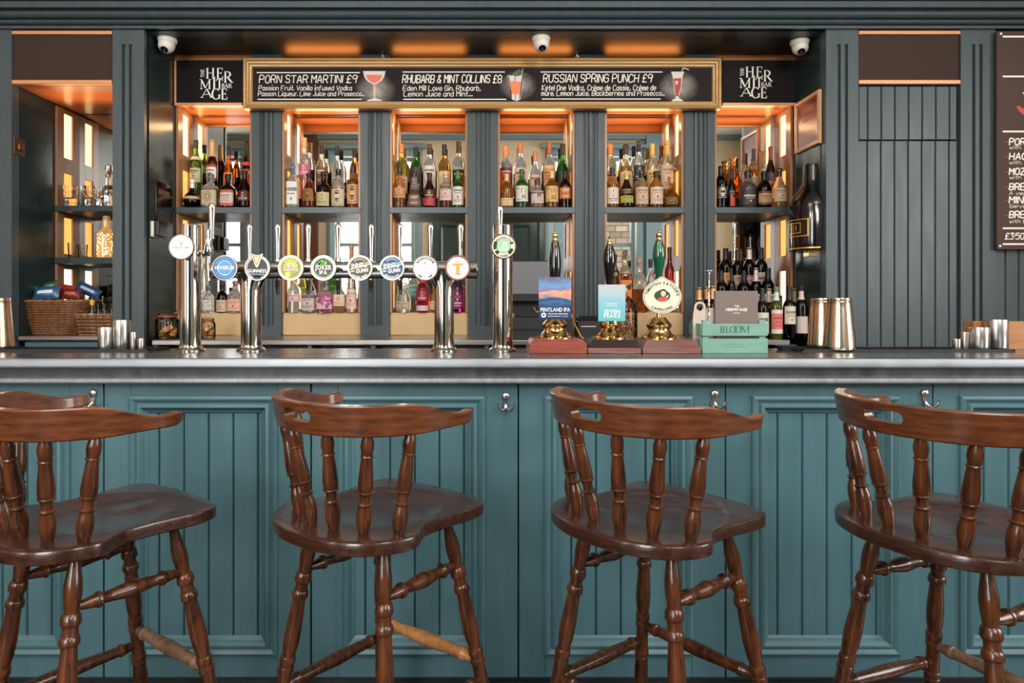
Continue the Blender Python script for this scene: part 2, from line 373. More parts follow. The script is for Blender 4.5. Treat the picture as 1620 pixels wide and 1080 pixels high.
Mr = T(XR, 0, 0) @ R(-pi / 2, 'Z'); y0, y1, z0, z1 = WINR; w = struct(MB().frame(-y1, -y0, z0, z1, [(0, .2), (0, .08), (.06, .08), (.06, .14), (.06, .2)], M=Mr).frame(-y1 - .12, -y0 + .12, z0 - .12, z1 + .12, [(0, 0), (0, -.05), (.06, -.06), (.12, -.02), (.12, .02)], M=Mr).box(-(y0 + y1) / 2 - .02, -(y0 + y1) / 2 + .02, .1, .17, z0 + .05, z1 - .05, M=Mr).build('window_4', GREYW))
MB().box(-y1 + .05, -y0 - .05, .145, .15, z0 + .05, z1 - .05, M=Mr).build('pane', thin, w, smooth=0)
d1 = struct(MB().box(-.78, .93, BACK, BACK + .05, 0, 2.72).frame(-.9, 1.05, -.1, 2.84, [(0, BACK), (0, BACK + .07), (.08, BACK + .09), (.12, BACK + .05), (.12, BACK)]).build('door_1', DARK))
for x in (-.7, .12):
    MB().frame(x, x + .7, .2, 1.0, [(0, BACK + .05), (.02, BACK + .07), (.05, BACK + .05)]).frame(x, x + .7, 1.15, 2.6, [(0, BACK + .05), (.02, BACK + .07), (.05, BACK + .05)]).build('door_panel', DARK, d1)
slab('trim_1', -3.05, -2.75, BACK, BACK + .12, 0, CZ, mat('brown timber', '#5a3425', 0.5))
slab('trim_2', 2.75, 3.2, BACK, BACK + .12, 0, CZ, GREYW)
slab('trim_3', XL, XR, BACK, BACK + .1, CZ - .07, CZ, GREYW)
slab('trim_4', XL, XL + .1, BACK, 4.6, 0, 1.1, DARK)
BRK, t, b = nodes('street ashlar')
bt = t.nodes.new('ShaderNodeTexBrick'); bt.inputs['Scale'].default_value = 1.6
bt.inputs['Color1'].default_value = (*lin('#c9b196'), 1); bt.inputs['Color2'].default_value = (*lin('#9a8068'), 1); bt.inputs['Mortar'].default_value = (*lin('#6d5d50'), 1)
tc = t.nodes.new('ShaderNodeTexCoord'); mp = t.nodes.new('ShaderNodeMapping'); mp.inputs['Rotation'].default_value = (pi / 2, 0, 0)
t.links.new(tc.outputs['Object'], mp.inputs[0]); t.links.new(mp.outputs[0], bt.inputs['Vector']); t.links.new(bt.outputs[0], b.inputs['Base Color']); b.inputs['Roughness'].default_value = 0.9
fac = MB().box(-2, 9, -8.4, -8, 0, 9)
facade = tag(fac.build('street_building', BRK, smooth=0), 'pale stone street building seen through the window in the mirror', 'building')
for x in (1.9, 4.3): MB().box(x, x + .9, -8.0, -7.94, 1.6, 3.6).build('window', GREYW, facade)
slab('street_ground', -9, 12, -8.0, BACK - .25, -.2, -.05, mat('paving', '#77736e', 0.9))
# ------------------------------------------------------------------ bar front: panelled cupboards, worktop, hooks
DP, PITCH, X0 = 2.235, 0.705, WX(165, 2.235)
BZ = 1.0115                                             # underside of the worktop
def board_lines(mb, x0, x1, z0, z1, y, step, first=0, gap=.005, dep=.008, m=0):
    x = x0; nx = x0 + (first or step)
    while x < x1 - 1e-4:
        e = min(nx, x1)
        mb.prism([(x + gap / 2 + .003, y), (e - gap / 2 - .003, y), (e - gap / 2, y + dep), (e - gap / 2, y + .014), (x + gap / 2, y + .014), (x + gap / 2, y + dep)], z0, z1, 'z', m)
        x = e; nx = e + step
def bar_panel():
    W = PITCH - .005; y = DP
    fr = MB(); a, b, c, d = .088, W - .112, .088, BZ - .046   # opening in the stiles and rails
    fr.box(0, a, y, y + .03, .0, BZ).box(b, W, y, y + .03, .0, BZ).box(a, b, y, y + .03, 0, c).box(a, b, y, y + .03, d, BZ)
    mo = MB().frame(a - .004, b + .004, c - .004, d + .004, [(0, y), (.002, y - .008), (.012, y - .013), (.02, y - .009), (.026, y - .004), (.032, y - .011), (.04, y - .013), (.047, y - .005), (.052, y + .004), (.058, y + .006), (.064, y + .012)])
    bo = MB().box(a, b, y + .024, y + .03, c, d); board_lines(bo, a + .004, b - .004, c, d, y + .012, .0845, .088, gap=.003, dep=.005)
    return fr, mo, bo
PL = [('teal bar panel at the far left, half behind the first stool', 0), ('teal bar panel with boards, between the first and second stool', 1), ('teal bar panel mostly behind the second stool', 2),
      ('teal bar panel behind the third stool', 3), ('teal bar panel with bright sheen between third and fourth stool', 4), ('teal bar panel at the far right behind the fourth stool', 5)]
parts0 = None
for k, (lb, i) in enumerate(PL):
    r = thing('bar_front_panel', lb, 'panel', (X0 + (i - 1) * PITCH, 0, 0), 0, 'boarded panels of the bar front')
    if parts0 is None:
        fr, mo, bo = bar_panel(); parts0 = [fr.build('panel_frame', TEAL, r, bev=.002), mo.build('moulding', TEAL, r, smooth=25), bo.build('boarding', TEAL, r, smooth=20)]
    else:
        for p in parts0: c = p.copy(); COL.objects.link(c); c.parent = r
BX0, BX1 = X0 - PITCH - .02, X0 + 5 * PITCH + .02
struct(MB().box(BX0, BX1, DP + .03, 2.62, 0, BZ).build('trim_5', DARK, smooth=0))
struct(MB().box(BX0, BX1, DP - .012, DP + .03, 0, .012).build('trim_6', BLACK, smooth=0))
YF = 2.185
wt = tag(MB().prism([(YF - .002, 1.1), (YF - .006, 1.094), (YF - .006, 1.072), (YF, 1.066), (2.66, 1.066), (2.66, 1.1)], BX0 - .02, BX1 + .02, 'x').build('bar_worktop', ZINC, bev=.003), 'long grey zinc bar worktop with moulded metal edge', 'worktop')
MB().prism([(YF - .0035, 1.0985), (YF - .0085, 1.092), (YF - .0085, 1.071), (YF - .004, 1.066), (YF + .01, 1.066), (YF + .01, 1.0985)], BX0 - .021, BX1 + .021, 'x').build('edge_lip', mat('pale zinc lip', '#878d93', 0.45, metal=0.65, vary=0.12, vscale=9, vstretch=(1.2, 3, 3), rvary=.08), wt, bev=.002)
MB().prism([(YF + .012, 1.0655), (YF + .02, 1.031), (2.3, 1.031), (2.3, 1.0665)], BX0 - .02, BX1 + .02, 'x').build('edge_band', ZINCD, wt)
MB().prism([(YF + .006, 1.031), (YF + .002, 1.026), (YF + .002, 1.018), (YF + .008, 1.0125), (2.3, 1.0125), (2.3, 1.031)], BX0 - .02, BX1 + .02, 'x').build('edge_bead', mat('pale zinc bead', '#94989c', 0.4, metal=0.6, vary=0.15, vscale=14, vstretch=(4, 1, 1)), wt, bev=.002)
def hook():
    r = thing('coat_hook', '', 'hook', (0, 0, 0), 0, 'coat hooks along the bar front')
    mb = MB().lathe([(.001, 0), (.0105, 0), (.0125, .003), (.0125, .006), (.009, .009), (.001, .0095)], 20, M=T(0, 0, .022) @ R(pi / 2, 'X'), sy=1.15)
    mb.prism([(-.010, .02), (.010, .02), (.0065, -.012), (-.0065, -.012)], -.006, 0, 'y')
    mb.build('back_plate', STEEL, r, bev=.0015)
    for sg in (-1, 1):
        MB().tube(smoothline([(0, -.006, -.006), (sg * .006, -.014, -.018), (sg * .014, -.026, -.022), (sg * .022, -.034, -.012), (sg * .0255, -.035, .002)], 5), [.0045] * 20 + [.006], 10).build('prong', STEEL, r)
    return r
hk = hook()
HK = [(800, 637, 'double metal coat hook in full view right of the second stool'), (1130, 633, 'metal coat hook half hidden by the backrest of the third stool'),
      (148, 632, 'metal coat hook above the backrest of the first stool'), (1462, 632, 'metal coat hook peeping over the backrest of the fourth stool')]
for k, (px, py, lb) in enumerate(HK):
    loc = (WX(px, DP), DP, WZ(py, DP))
    if k == 0: hk.location = loc; hk['label'] = lb
    else: dup(hk, loc, 0, lb)
# ------------------------------------------------------------------ front screen: piers, cornice, soffit, fascias
DF = 3.82; SZ = WZ(47, DF)                             # screen plane and soffit height
cor = [(3.60, SZ + .24), (3.60, SZ + .16)]
def bead(y, za, zb, r, n=6): return [(y - r * sin(pi * i / n), za + (zb - za) * i / n) for i in range(n + 1)]
def groove(y, z, h=.007, d=.028): return [(y, z), (y + d, z + .001), (y + d, z + h - .001), (y, z + h)]
prof = [(DF + .02, SZ), (3.80, SZ), (3.80, SZ + .014)] + groove(3.80, SZ + .015) + bead(3.793, SZ + .023, SZ + .044, .012) + groove(3.793, SZ + .046, .008) + bead(3.78, SZ + .056, SZ + .09, .016) + groove(3.78, SZ + .092, .009) + \
    [(3.757, SZ + .103), (3.757, SZ + .135)] + groove(3.757, SZ + .137, .007) + bead(3.735, SZ + .146, SZ + .18, .018) + groove(3.735, SZ + .182, .008) + [(3.71, SZ + .192), (3.70, SZ + .25), (DF + .02, SZ + .25)]
struct(MB().prism(prof, XL, XR, 'x').build('trim_7', SLATE, smooth=30))
slab('wall_front', XL, XR, DF, DF + .1, SZ, CZ, SLATE)
slab('ceiling_soffit', WX(20, DF) - .6, WX(1575, DF) + .3, DF + .1, 4.62, SZ, SZ + .05, SOFF)
def pier(name, x0, x1, z0, depth, grooves, ztop, zbot, m=SLATE):
    W = x1 - x0; g, dp = .0095, .020; pl = [(x0, DF)]
    for q in grooves: pl += [(q - g, DF), (q - g * .7, DF + dp), (q + g * .7, DF + dp), (q + g, DF)]
    pl += [(x1, DF), (x1, DF + depth), (x0, DF + depth)]
    mb = MB().prism(pl, zbot, ztop, 'z').box(x0, x1, DF, DF + depth, ztop, SZ).box(x0, x1, DF, DF + depth, z0, zbot)
    return struct(mb.build(name, m, smooth=20))
ZT, ZB = WZ(70, DF), WZ(508, DF)
XA = (WX(178, DF), WX(228, DF)); XB = (WX(1307, DF), WX(1358, DF))
pier('trim_8', *XA, 0, .03, [WX(195.5, DF), WX(206.5, DF)], ZT, ZB)
pier('trim_9', *XB, 0, .06, [WX(1327.5, DF), WX(1339, DF)], ZT, .3)
pier('trim_10', WX(1520, DF), WX(1575, DF), 0, .06, [WX(1540.5, DF), WX(1552, DF)], ZT, .3)
pier('trim_11', WX(-40, DF), WX(18.5, DF), 0, .06, [WX(-18, DF), WX(-8, DF)], ZT, .3)
DB = 4.2                                              # back bar face
slab('wall_return_left', XA[1] - .05, WX(276, DB), DF + .06, 4.46, 0, SZ, DARK)
slab('wall_return_right', WX(1256.5, DB), XB[0] + .06, DF + .06, 4.46, 0, SZ, DARK)
slab('wall_niche_left', WX(20, DF) - .06, WX(85, DB), DF + .06, 4.46, 0, SZ, DARK)
slab('wall_screen_left', XL, WX(-40, DF), DF, DF + .06, 0, SZ, SLATE)
slab('wall_screen_right', WX(1575, DF), XR, DF + .04, DF + .1, 0, SZ, SLATE)
bw = MB(); bw.box(WX(1575, DF), WX(1760, DF), DF + .035, DF + .04, .3, SZ); board_lines(bw, WX(1575, DF), WX(1760, DF), .3, SZ, DF + .026, .078, .078); struct(bw.build('trim_12', SLATE, smooth=20))
# boarded cupboard on the right
r = thing('boarded_cupboard', 'tall teal tongue and groove cupboard with hatch between fluted piers', 'cupboard', (0, 0, 0))
bx0, bx1 = WX(1358, DF) + .003, WX(1520, DF) - .003
lo = MB(); board_lines(lo, bx0, bx1, .3, WZ(222, DF), DF + .02, .0795, .06); lo.box(bx0, bx1, DF + .033, DF + .06, 0, WZ(222, DF)); lo.build('lower_door', SLATE, r, smooth=20)
hi = MB(); board_lines(hi, bx0 + .004, bx1 - .01, WZ(219.5, DF), WZ(136, DF), DF + .012, .0795, .054); hi.box(bx0 + .004, bx1 - .01, DF + .025, DF + .05, WZ(219.5, DF), WZ(136, DF)); hi.build('hatch_door', SLATE, r, smooth=20)
MB().box(bx0, bx1, DF + .05, DF + .08, WZ(222, DF), WZ(127, DF)).build('carcass', BLACK, r)
def fascia(x0, x1, label):
    r = thing('fascia_board', label, 'sign board', (0, 0, 0), 0, 'brown fascia boards with copper trims')
    MB().box(x0, x1, DF + .012, DF + .03, WZ(127, DF), WZ(54, DF)).build('board', BROWNB, r)
    for a, b in ((54.5, 48.5), (133, 126.5)):
        MB().box(x0, x1, DF - .004, DF + .03, WZ(a, DF), WZ(b, DF)).build('trim', COPPERT, r, bev=.003)
fascia(WX(19, DF), WX(177, DF), 'blank brown fascia board over the lit glass shelves, top left')
fascia(bx0, bx1, 'blank brown fascia board above the boarded cupboard, top right')
# ------------------------------------------------------------------ back bar
PXS = [(398, 445), (570, 616), (740, 787), (910, 957), (1083, 1131)]   # pilasters, px
EDG = [276.5] + [q for p in PXS for q in p] + [1256]
BAYS = [(EDG[i], EDG[i + 1]) for i in range(0, 12, 2)]
DM = 4.44                                              # mirror plane
CANZ = 2.545; CT = 1.075                         # canopy underside, back counter top
SH0, SH1 = WZ(337, DB), WZ(327.5, DB)                  # shelf bottom / top
LED0, LED1 = WZ(530, DB), WZ(494.5, 4.24)                # beige ledge
bb = thing('back_bar', 'slate teal back bar with lit alcoves, fluted pilasters, shelf and mirrors', 'back bar', (0, DB, 0))
def L(y): return y - DB
for a, b in PXS:
    x0, x1 = WX(a, DB), WX(b, DB); w = x1 - x0
    pl = [(0, 0), (.27 * w, 0), (.285 * w, .007), (.315 * w, .007), (.33 * w, -.001), (.40 * w, -.004), (.42 * w, .004), (.455 * w, .004), (.48 * w, -.005), (.56 * w, -.005), (.585 * w, .004), (.62 * w, .004), (.64 * w, -.004), (.70 * w, -.001), (.715 * w, .007), (.745 * w, .007), (.76 * w, 0), (w, 0), (w, .24), (0, .24)]
    zg = WZ(515, DB)
    MB().prism([(x0 + u, v) for u, v in pl], zg, CANZ, 'z').box(x0, x1, 0, .24, CT, zg).box(x0, x1, .0, .24, CANZ, SZ).build('pilaster', SLATE_DIM, bb, smooth=20)
MIRZ = (LED1, CANZ)
for i, (a, b) in enumerate(BAYS):
    x0, x1 = WX(a, DB), WX(b, DB)
    MB().box(x0, x1, .0, L(DM), SH0, SH1).build('shelf', SLATE, bb, bev=.002)
    MB().box(x0, x1, .12, L(DM), SH1, SH1 + .075).build('riser', DARK, bb, bev=.002)
    MB().box(x0, x1, .02, .24, CANZ, CANZ + .012).build('canopy', GLOWP, bb)
    MB().box(x0, x1, L(DM), L(DM) + .006, CT, CANZ).build('mirror', MIRROR, bb, smooth=0)
    if 0 < i < 5:
        MB().box(x0, x1, .012, .03, CANZ, 2.80).build('fascia', GLOWP, bb)
        MB().box(x0 + .02, x1 - .02, .05, .06, 2.795, 2.815).build('light_strip', LED, bb)
        MB().box(x0, x1, .2, .22, CANZ, SZ).build('cove_back', GLOWP, bb)
    else: MB().box(x0, x1, .012, .03, CANZ, SZ).build('fascia', GLOWP, bb)
    if i in (0, 1, 2, 4):
        MB().box(x0, x1, .03, L(DM), LED0, LED1).build('ledge', BEIGE, bb, bev=.002)
        MB().box(x0, x1, .012, .03, CT, LED0).build('ledge_strip', STEEL, bb, bev=.002)
# lit side panels of the alcoves: frame with three backlit panes
def side_panel(parent, x, sgn, z0, z1, splits, y0=.0125, y1=None, hot=(PANE_HOT, PANE_AMB, PANE_AMB, PANE_WHT), fm=None):
    """frame against the side at x, facing sgn (+1 looks right)"""
    y1 = L(DM) if y1 is None else y1; w = y1 - y0; t_ = .016
    fm = fm or SIDEM
    mb = MB(); ya, yb = y0 + w * .30, y0 + w * .70
    xs = sorted((x, x + sgn * t_))
    mb.box(*xs, y0, ya, z0, z1).box(*xs, yb, y1, z0, z1)
    zs = [z0] + splits + [z1]
    for i, q in enumerate(zs):
        g = .05 if q not in (z0, z1) else .03
        mb.box(*xs, ya, yb, max(z0, q - g), min(z1, q + g))
    p = mb.build('side_panel', fm, parent, bev=.0015)
    for i in range(len(zs) - 1):
        xx = x + sgn * t_ * .35
        MB().box(min(x, xx), max(x, xx), ya, yb, zs[i] + .03, zs[i + 1] - .03).build('light_pane', hot[len(zs) - 2 - i] if len(zs) - 2 - i < len(hot) else PANE_AMB, p, smooth=0)
    return p
SIDEM = mat('brown lacquered frame', '#9a6e4c', 0.3)
zup = WZ(252, DB); zmid = WZ(415, DB)
for i, (a, b) in enumerate(BAYS):
    x0, x1 = WX(a, DB), WX(b, DB)
    for x, sg in ((x0, 1), (x1, -1)):
        side_panel(bb, x, sg, SH1, CANZ, [zup], hot=(PANE_HOT, PANE_AMB))
        side_panel(bb, x, sg, CT if i in (3, 5) else LED1, SH0, [zmid], hot=(PANE_AMB, PANE_WHT))
    area('alcove_fill', ((x0 + x1) / 2, DB + .17, CANZ - .09), (x1 - x0) * .8, .08, 1.6, (1.0, .58, .28), (-2.356, 0, 0))  # added unseen lamp, throws warm light onto canopy and sign back
# back counter
bc = thing('back_counter', 'steel edged back counter running under the lit alcoves', 'counter', (0, 3.72, 0))
cx0, cx1 = WX(240, 3.72), WX(1250, 3.72)
MB().box(cx0, cx1, 0, .74, CT - .03, CT).build('counter_top', STEEL, bc, bev=.004)
MB().box(cx0, cx1, .16, .2, .1, CT - .03).build('back_panel', BLACK, bc)
for px in (246, 490, 590, 770, 1000, 1240):
    x = WX(px, 3.74); MB().box(x - .012, x + .012, .02, .2, .1, CT - .03).build('upright', mat('grey steel leg', '#5b5d60', .4, metal=.7), bc)
MB().box(cx0, cx1, .01, .2, .985, .995).build('under_shelf', STEEL, bc)
tag(MB().box(-.105, .105, -.075, .075, 0, .028).build('paper_stack', PAPER, loc=(WX(538, 3.8), 3.80, .9955)), 'stack of white paper in the slot under the back counter', 'paper')
# ------------------------------------------------------------------ signs
DS = 4.13
def halo_board(name, spots):
    """black print with soft pale chalk clouds behind the painted drinks"""
    m, t, b = nodes(name); b.inputs['Roughness'].default_value = 0.6; b.inputs['Specular IOR Level'].default_value = .15
    tc = t.nodes.new('ShaderNodeTexCoord'); acc = None
    for x, z, r_ in spots:
        mp = t.nodes.new('ShaderNodeMapping'); mp.inputs['Location'].default_value = (-x / r_, 0, -z / r_ / .8); mp.inputs['Scale'].default_value = (1 / r_, 0, 1 / r_ / .8)
        g = t.nodes.new('ShaderNodeTexGradient'); g.gradient_type = 'SPHERICAL'
        t.links.new(tc.outputs['Object'], mp.inputs[0]); t.links.new(mp.outputs[0], g.inputs[0])
        if acc is None: acc = g.outputs['Fac']
        else:
            a = t.nodes.new('ShaderNodeMath'); a.operation = 'ADD'; t.links.new(acc, a.inputs[0]); t.links.new(g.outputs['Fac'], a.inputs[1]); acc = a.outputs[0]
    nz = t.nodes.new('ShaderNodeTexNoise'); nz.inputs['Scale'].default_value = 14; t.links.new(tc.outputs['Object'], nz.inputs['Vector'])
    mu = t.nodes.new('ShaderNodeMath'); mu.operation = 'MULTIPLY'; t.links.new(acc, mu.inputs[0]); t.links.new(nz.outputs['Fac'], mu.inputs[1])
    rp = t.nodes.new('ShaderNodeValToRGB'); rp.color_ramp.elements[0].color = (*lin('#1f1a1b'), 1); rp.color_ramp.elements[1].color = (*lin('#aaa099'), 1); rp.color_ramp.elements[1].position = .6
    t.links.new(mu.outputs[0], rp.inputs[0]); t.links.new(rp.outputs[0], b.inputs['Base Color']); return m
sx0, sx1, sz0, sz1 = WX(384.5, DS), WX(1141.5, DS), WZ(171.5, DS), WZ(91.5, DS)
sg = thing('menu_sign', 'long black cocktail menu sign in gilt frame above the alcoves', 'sign', ((sx0 + sx1) / 2, DS + .05, (sz0 + sz1) / 2))
ox, oz = (sx0 + sx1) / 2, (sz0 + sz1) / 2
def SX(px): return WX(px, DS) - ox
def SZ_(py): return WZ(py, DS) - oz
MB().frame(sx0 - ox, sx1 - ox, sz0 - oz, sz1 - oz, [(0, .0), (0, -.05), (.006, -.056), (.014, -.052), (.018, -.044), (.024, -.05), (.032, -.048), (.038, -.036), (.046, -.034), (.05, -.026), (.053, -.02)]).build('gilt_frame', GOLD, sg, smooth=25)
SIGNB = halo_board('menu sign board', [(SX(593), SZ_(140), .13), (SX(820), SZ_(133), .12), (SX(1076), SZ_(135), .13)])
MB().box(sx0 - ox + .02, sx1 - ox - .02, -.022, 0, sz0 - oz + .02, sz1 - oz - .02).build('board', SIGNB, sg, smooth=0)
MB().box(sx0 - ox + .004, sx1 - ox - .004, .0005, .008, sz0 - oz + .001, sz1 - oz - .001).build('back_board', GLOWP, sg)
YL = -.0235
def onboard(mb): 
    mb.v = [(x, y + YL, z) for x, y, z in mb.v]; return mb
def wr(mb, text, x0, x1, base, top): 
    h = SZ_(top) - SZ_(base); hand(mb, text, SX(x0), SZ_(base), h, SX(x1) - SX(x0), wt=.7)
for nm, rows in (('martini', [('PORN STAR MARTINI £9', 408, 563, 128.5, 117), ('Passion Fruit. Vanilla infused Vodka', 407, 555, 140.5, 133.5), ('Passon Liqueur. Lime Juice and Prosecco...', 406, 575, 149.5, 142.5)]),
                 ('collins', [('RHUBARB & MINT COLLINS £8', 636, 793, 128.5, 116.5), ('Eden Mill Love Gin. Rhubarb,', 637, 760, 141, 133.5), ('Lemon Juice and Mint....', 638, 747, 150, 142.5)]),
                 ('punch', [('RUSSIAN SPRING PUNCH £9', 860, 1033, 127.5, 115.5), ('Ketel One Vodka, Crème de Cassis, Crème de', 858, 1039, 140.5, 132.5), ('mûre. Lemon Juice. Blackberries and Prosecco...', 857, 1053, 149, 141.5)])):
    hd = MB(); wr(hd, *rows[0]); onboard(hd).build('headline', CHALK, sg, smooth=0, fix=False)
    for rw in rows[1:]:
        ln = MB(); wr(ln, *rw); onboard(ln).build('handwriting', CHALK, sg, smooth=0, fix=False)
ru = MB()
for a, b, y in ((404, 568, 112.5), (405, 571, 155), (636, 799, 111.5), (637, 801, 155), (856, 1050, 111.5), (858, 1047, 154.5)): ru.ribbon([(SX(a), SZ_(y)), (SX(b), SZ_(y))], .006)
onboard(ru).build('rule_line', CHALK, sg, smooth=0, fix=False)
def P_(pts): return [(SX(x), SZ_(y)) for x, y in pts]
CLRG = mat('pale glass print', '#cfc8c0', .5); RED = mat('red drink print', '#a8352c', .5); ORG = mat('orange drink print', '#dd7a4c', .5); SAL = mat('salmon drink print', '#d96a55', .5); LEAF = mat('mint leaf print', '#4c5f2d', .5)
d = MB().poly(P_([(573, 110), (609, 110), (607, 119), (602, 126), (595, 130), (591.5, 132.5), (587, 130), (580, 126), (575, 119)]), 0, 0).poly(P_([(577, 116), (604, 116), (602, 122), (597, 127), (591, 129.5), (585, 127), (580, 122)]), -.0004, 1)
d.ribbon(P_([(591, 131), (591.5, 153)]), .009).poly(P_([(579, 158), (603, 157.5), (603, 156), (595, 154), (591.5, 151.5), (588, 154), (580, 156.5)]), 0, 0)
onboard(d).build('coupe_print', [CLRG, SAL], sg, smooth=0, fix=False)
d = MB().poly(P_([(803, 117), (828, 117), (824, 155), (817, 158), (810, 155)]), 0, 0).poly(P_([(806, 126), (825, 127), (822, 147), (810, 147)]), -.0004, 1)
d.ribbon(P_([(815, 118), (815.5, 157)]), .004, 0).poly(P_([(811, 114), (816, 110), (822, 107), (826, 110), (819, 115), (822, 118), (814, 118)]), -.0006, 2).poly(P_([(826, 117), (833, 112), (830, 119)]), -.0006, 2).ribbon(P_([(825, 117), (828, 106)]), .004, 0)
d.ribbon(P_([(805, 118), (810, 153)]), .006, 0).ribbon(P_([(827, 118), (822.5, 154)]), .006, 0)
onboard(d).build('tall_glass_print', [CLRG, ORG, LEAF], sg, smooth=0, fix=False)
d = MB().poly(P_([(1063.5, 111), (1084.5, 111), (1082, 118), (1080, 135), (1076, 150), (1070.5, 150), (1068, 135), (1066, 118)]), 0, 0).poly(P_([(1067, 122), (1080, 121), (1079, 135), (1075, 149), (1071, 149), (1069, 135)]), -.0004, 1)
d.poly(P_([(1064, 158), (1083, 158), (1081, 155.5), (1076, 153), (1076, 149), (1071, 149), (1071, 153), (1066, 155.5)]), 0, 0).ribbon(P_([(1080, 112), (1083, 105), (1092, 108)]), .005, 0).poly(P_([(1070, 126), (1075, 126), (1074, 131), (1071, 132)]), -.0006, 0)
onboard(d).build('footed_glass_print', [CLRG, RED], sg, smooth=0, fix=False)
for px in (604.5, 914):
    r = MB().tube([(WX(px, DS) + .004 * sin(q), DS + .02, WZ(91, DS) + .055 * q / 9) for q in range(10)], .003, 6).tube([(WX(px, DS) + .009 * cos(a), DS + .02, WZ(88.5, DS) + .012 * sin(a)) for a in [2 * pi * k / 12 for k in range(12)]], .0025, 6, closed=True)
    tag(r.build('chain_hook', STEEL), 'small metal chain hook over the menu sign, %s of the middle camera' % ('left' if px < 800 else 'right'), 'hook', 'sign hanging hooks')
def logo(px, py):
    mb = MB()
    def at(text, x0, y0, x1, y1, th=.15, tn=.06):
        serif(mb, text, WX(px + x0, DB), WZ(py + y1, DB), WZ(py + y0, DB) - WZ(py + y1, DB), (x1 - x0) * DB / F, th, tn)
    at('H', 9, .5, 24, 16.5); at('E', 25.5, .5, 37.5, 16.5); at('R', 37, 6, 51.5, 23); at('M', -.5, 18.5, 18.5, 33); at('I', 19, 15, 26.5, 33); at('T', 25.5, 18, 36.5, 33)
    at('BAR', 34, 25, 50.5, 31.5, .17, .08); at('A', 1.5, 33, 20, 46.5); at('GE', 18.5, 33, 44, 49.5)
    t3 = MB(); serif(t3, 'THE', 0, 0, 5.5 * DB / F, 13 * DB / F, .17, .08)
    t3.v = [(-z, y, x) for x, y, z in t3.v]
    mb.add([(x + WX(px + 7, DB), 0, z + WZ(py + 15, DB)) for x, y, z in t3.v], t3.f)
    return mb
for px0, px1, lx, ly, lb in ((278, 385, 317.5, 108.5, 'black board with white pub name lettering, left of the menu sign'), (1141, 1257, 1168.5, 106.5, 'black board with white pub name lettering, right of the menu sign')):
    r = thing('name_board', lb, 'sign', (0, DB, 0), 0, 'black pub name boards')
    x0, x1 = WX(px0, DB), WX(px1, DB)
    MB().box(x0, x1, -.012, .01, WZ(164, DB), WZ(97.5, DB)).build('board', BLACKB, r, smooth=0)
    for a, b in ((97.5, 92), (168.5, 163.8)): MB().box(x0, x1, -.022, .01, WZ(a, DB), WZ(b, DB)).build('trim', mat('bronze trim', '#8d6444', .35, metal=.4) if a < 100 else COPPERT, r, bev=.003)
    if px0 < 500: MB().box(x0 - .002, x0 + .01, -.016, .01, WZ(164, DB), WZ(97, DB)).build('side_trim', COPPERT, r)
    lg = logo(lx, ly); lg.v = [(x, -.0135, z) for x, y, z in lg.v]; lg.build('lettering', INKW, r, smooth=0, fix=False)
# food blackboard at the right edge
r = thing('food_menu_board', 'brown chalk food menu board cut off by the right edge', 'sign', (0, 3.79, 0))
D = 3.79
MB().box(WX(1577, D), WX(1760, D), 0, .02, WZ(394.5, D), WZ(49, D)).build('board', mat('brown black chalkboard', '#43302c', .6, vary=.15, vscale=3), r, bev=.002)
mb = MB()
for y in (58, 121, 208, 361, 386): mb.ribbon([(WX(1586, D), WZ(y, D)), (WX(1750, D), WZ(y, D))], .010)
mb.disc(WX(1583.5, D), WZ(53.5, D), .007).disc(WX(1582, D), WZ(389, D), .007)
def fw(tx, x0, w, base, top, wt=1.0): hand(mb, tx, WX(x0, D), WZ(base, D), WZ(top, D) - WZ(base, D), w * D / F, wt)
for tx, w, y in (('PORK +', 46, 229), ('HAGGIS', 50, 252), ('MOZZA', 42, 276), ('BREAD', 42, 300), ('MINI', 24, 321), ('BREAD', 42, 344)): fw(tx, 1596.5, w, y, y - 9.5, 1.25)
for tx, w, y in (('with. Sauce', 52, 235.5), ('with. Sauce', 52, 259.5), ('with Spice', 50, 283), ('A vegetable', 56, 308), ('Served with', 52, 328.5), ('with butter', 50, 352.5)): fw(tx, 1596.5, w, y, y - 5, .8)
fw('£3·50 EACH', 1590, 62, 378, 369, 1.05)
mb.v = [(x, y - .0012, z) for x, y, z in mb.v]; mb.build('chalk_lettering', CHALK, r, smooth=0, fix=False)
mb = MB()
for y in (224.5, 248, 272, 296, 317, 341): mb.disc(WX(1592, D), WZ(y, D), .0045, n=10)
mb.ribbon([(WX(a, D), WZ(b, D)) for a, b in ((1609, 168), (1613, 172), (1620, 178), (1635, 183))], [.012, .026, .03, .03], 0).ribbon([(WX(1618, D), WZ(148, D)), (WX(1624, D), WZ(145, D))], .01, 1)
mb.v = [(x, -.0015, z) for x, y, z in mb.v]; mb.build('chalk_drawing', [mat('red chalk', '#c4513f', .7), CHALK], r, smooth=0, fix=False)
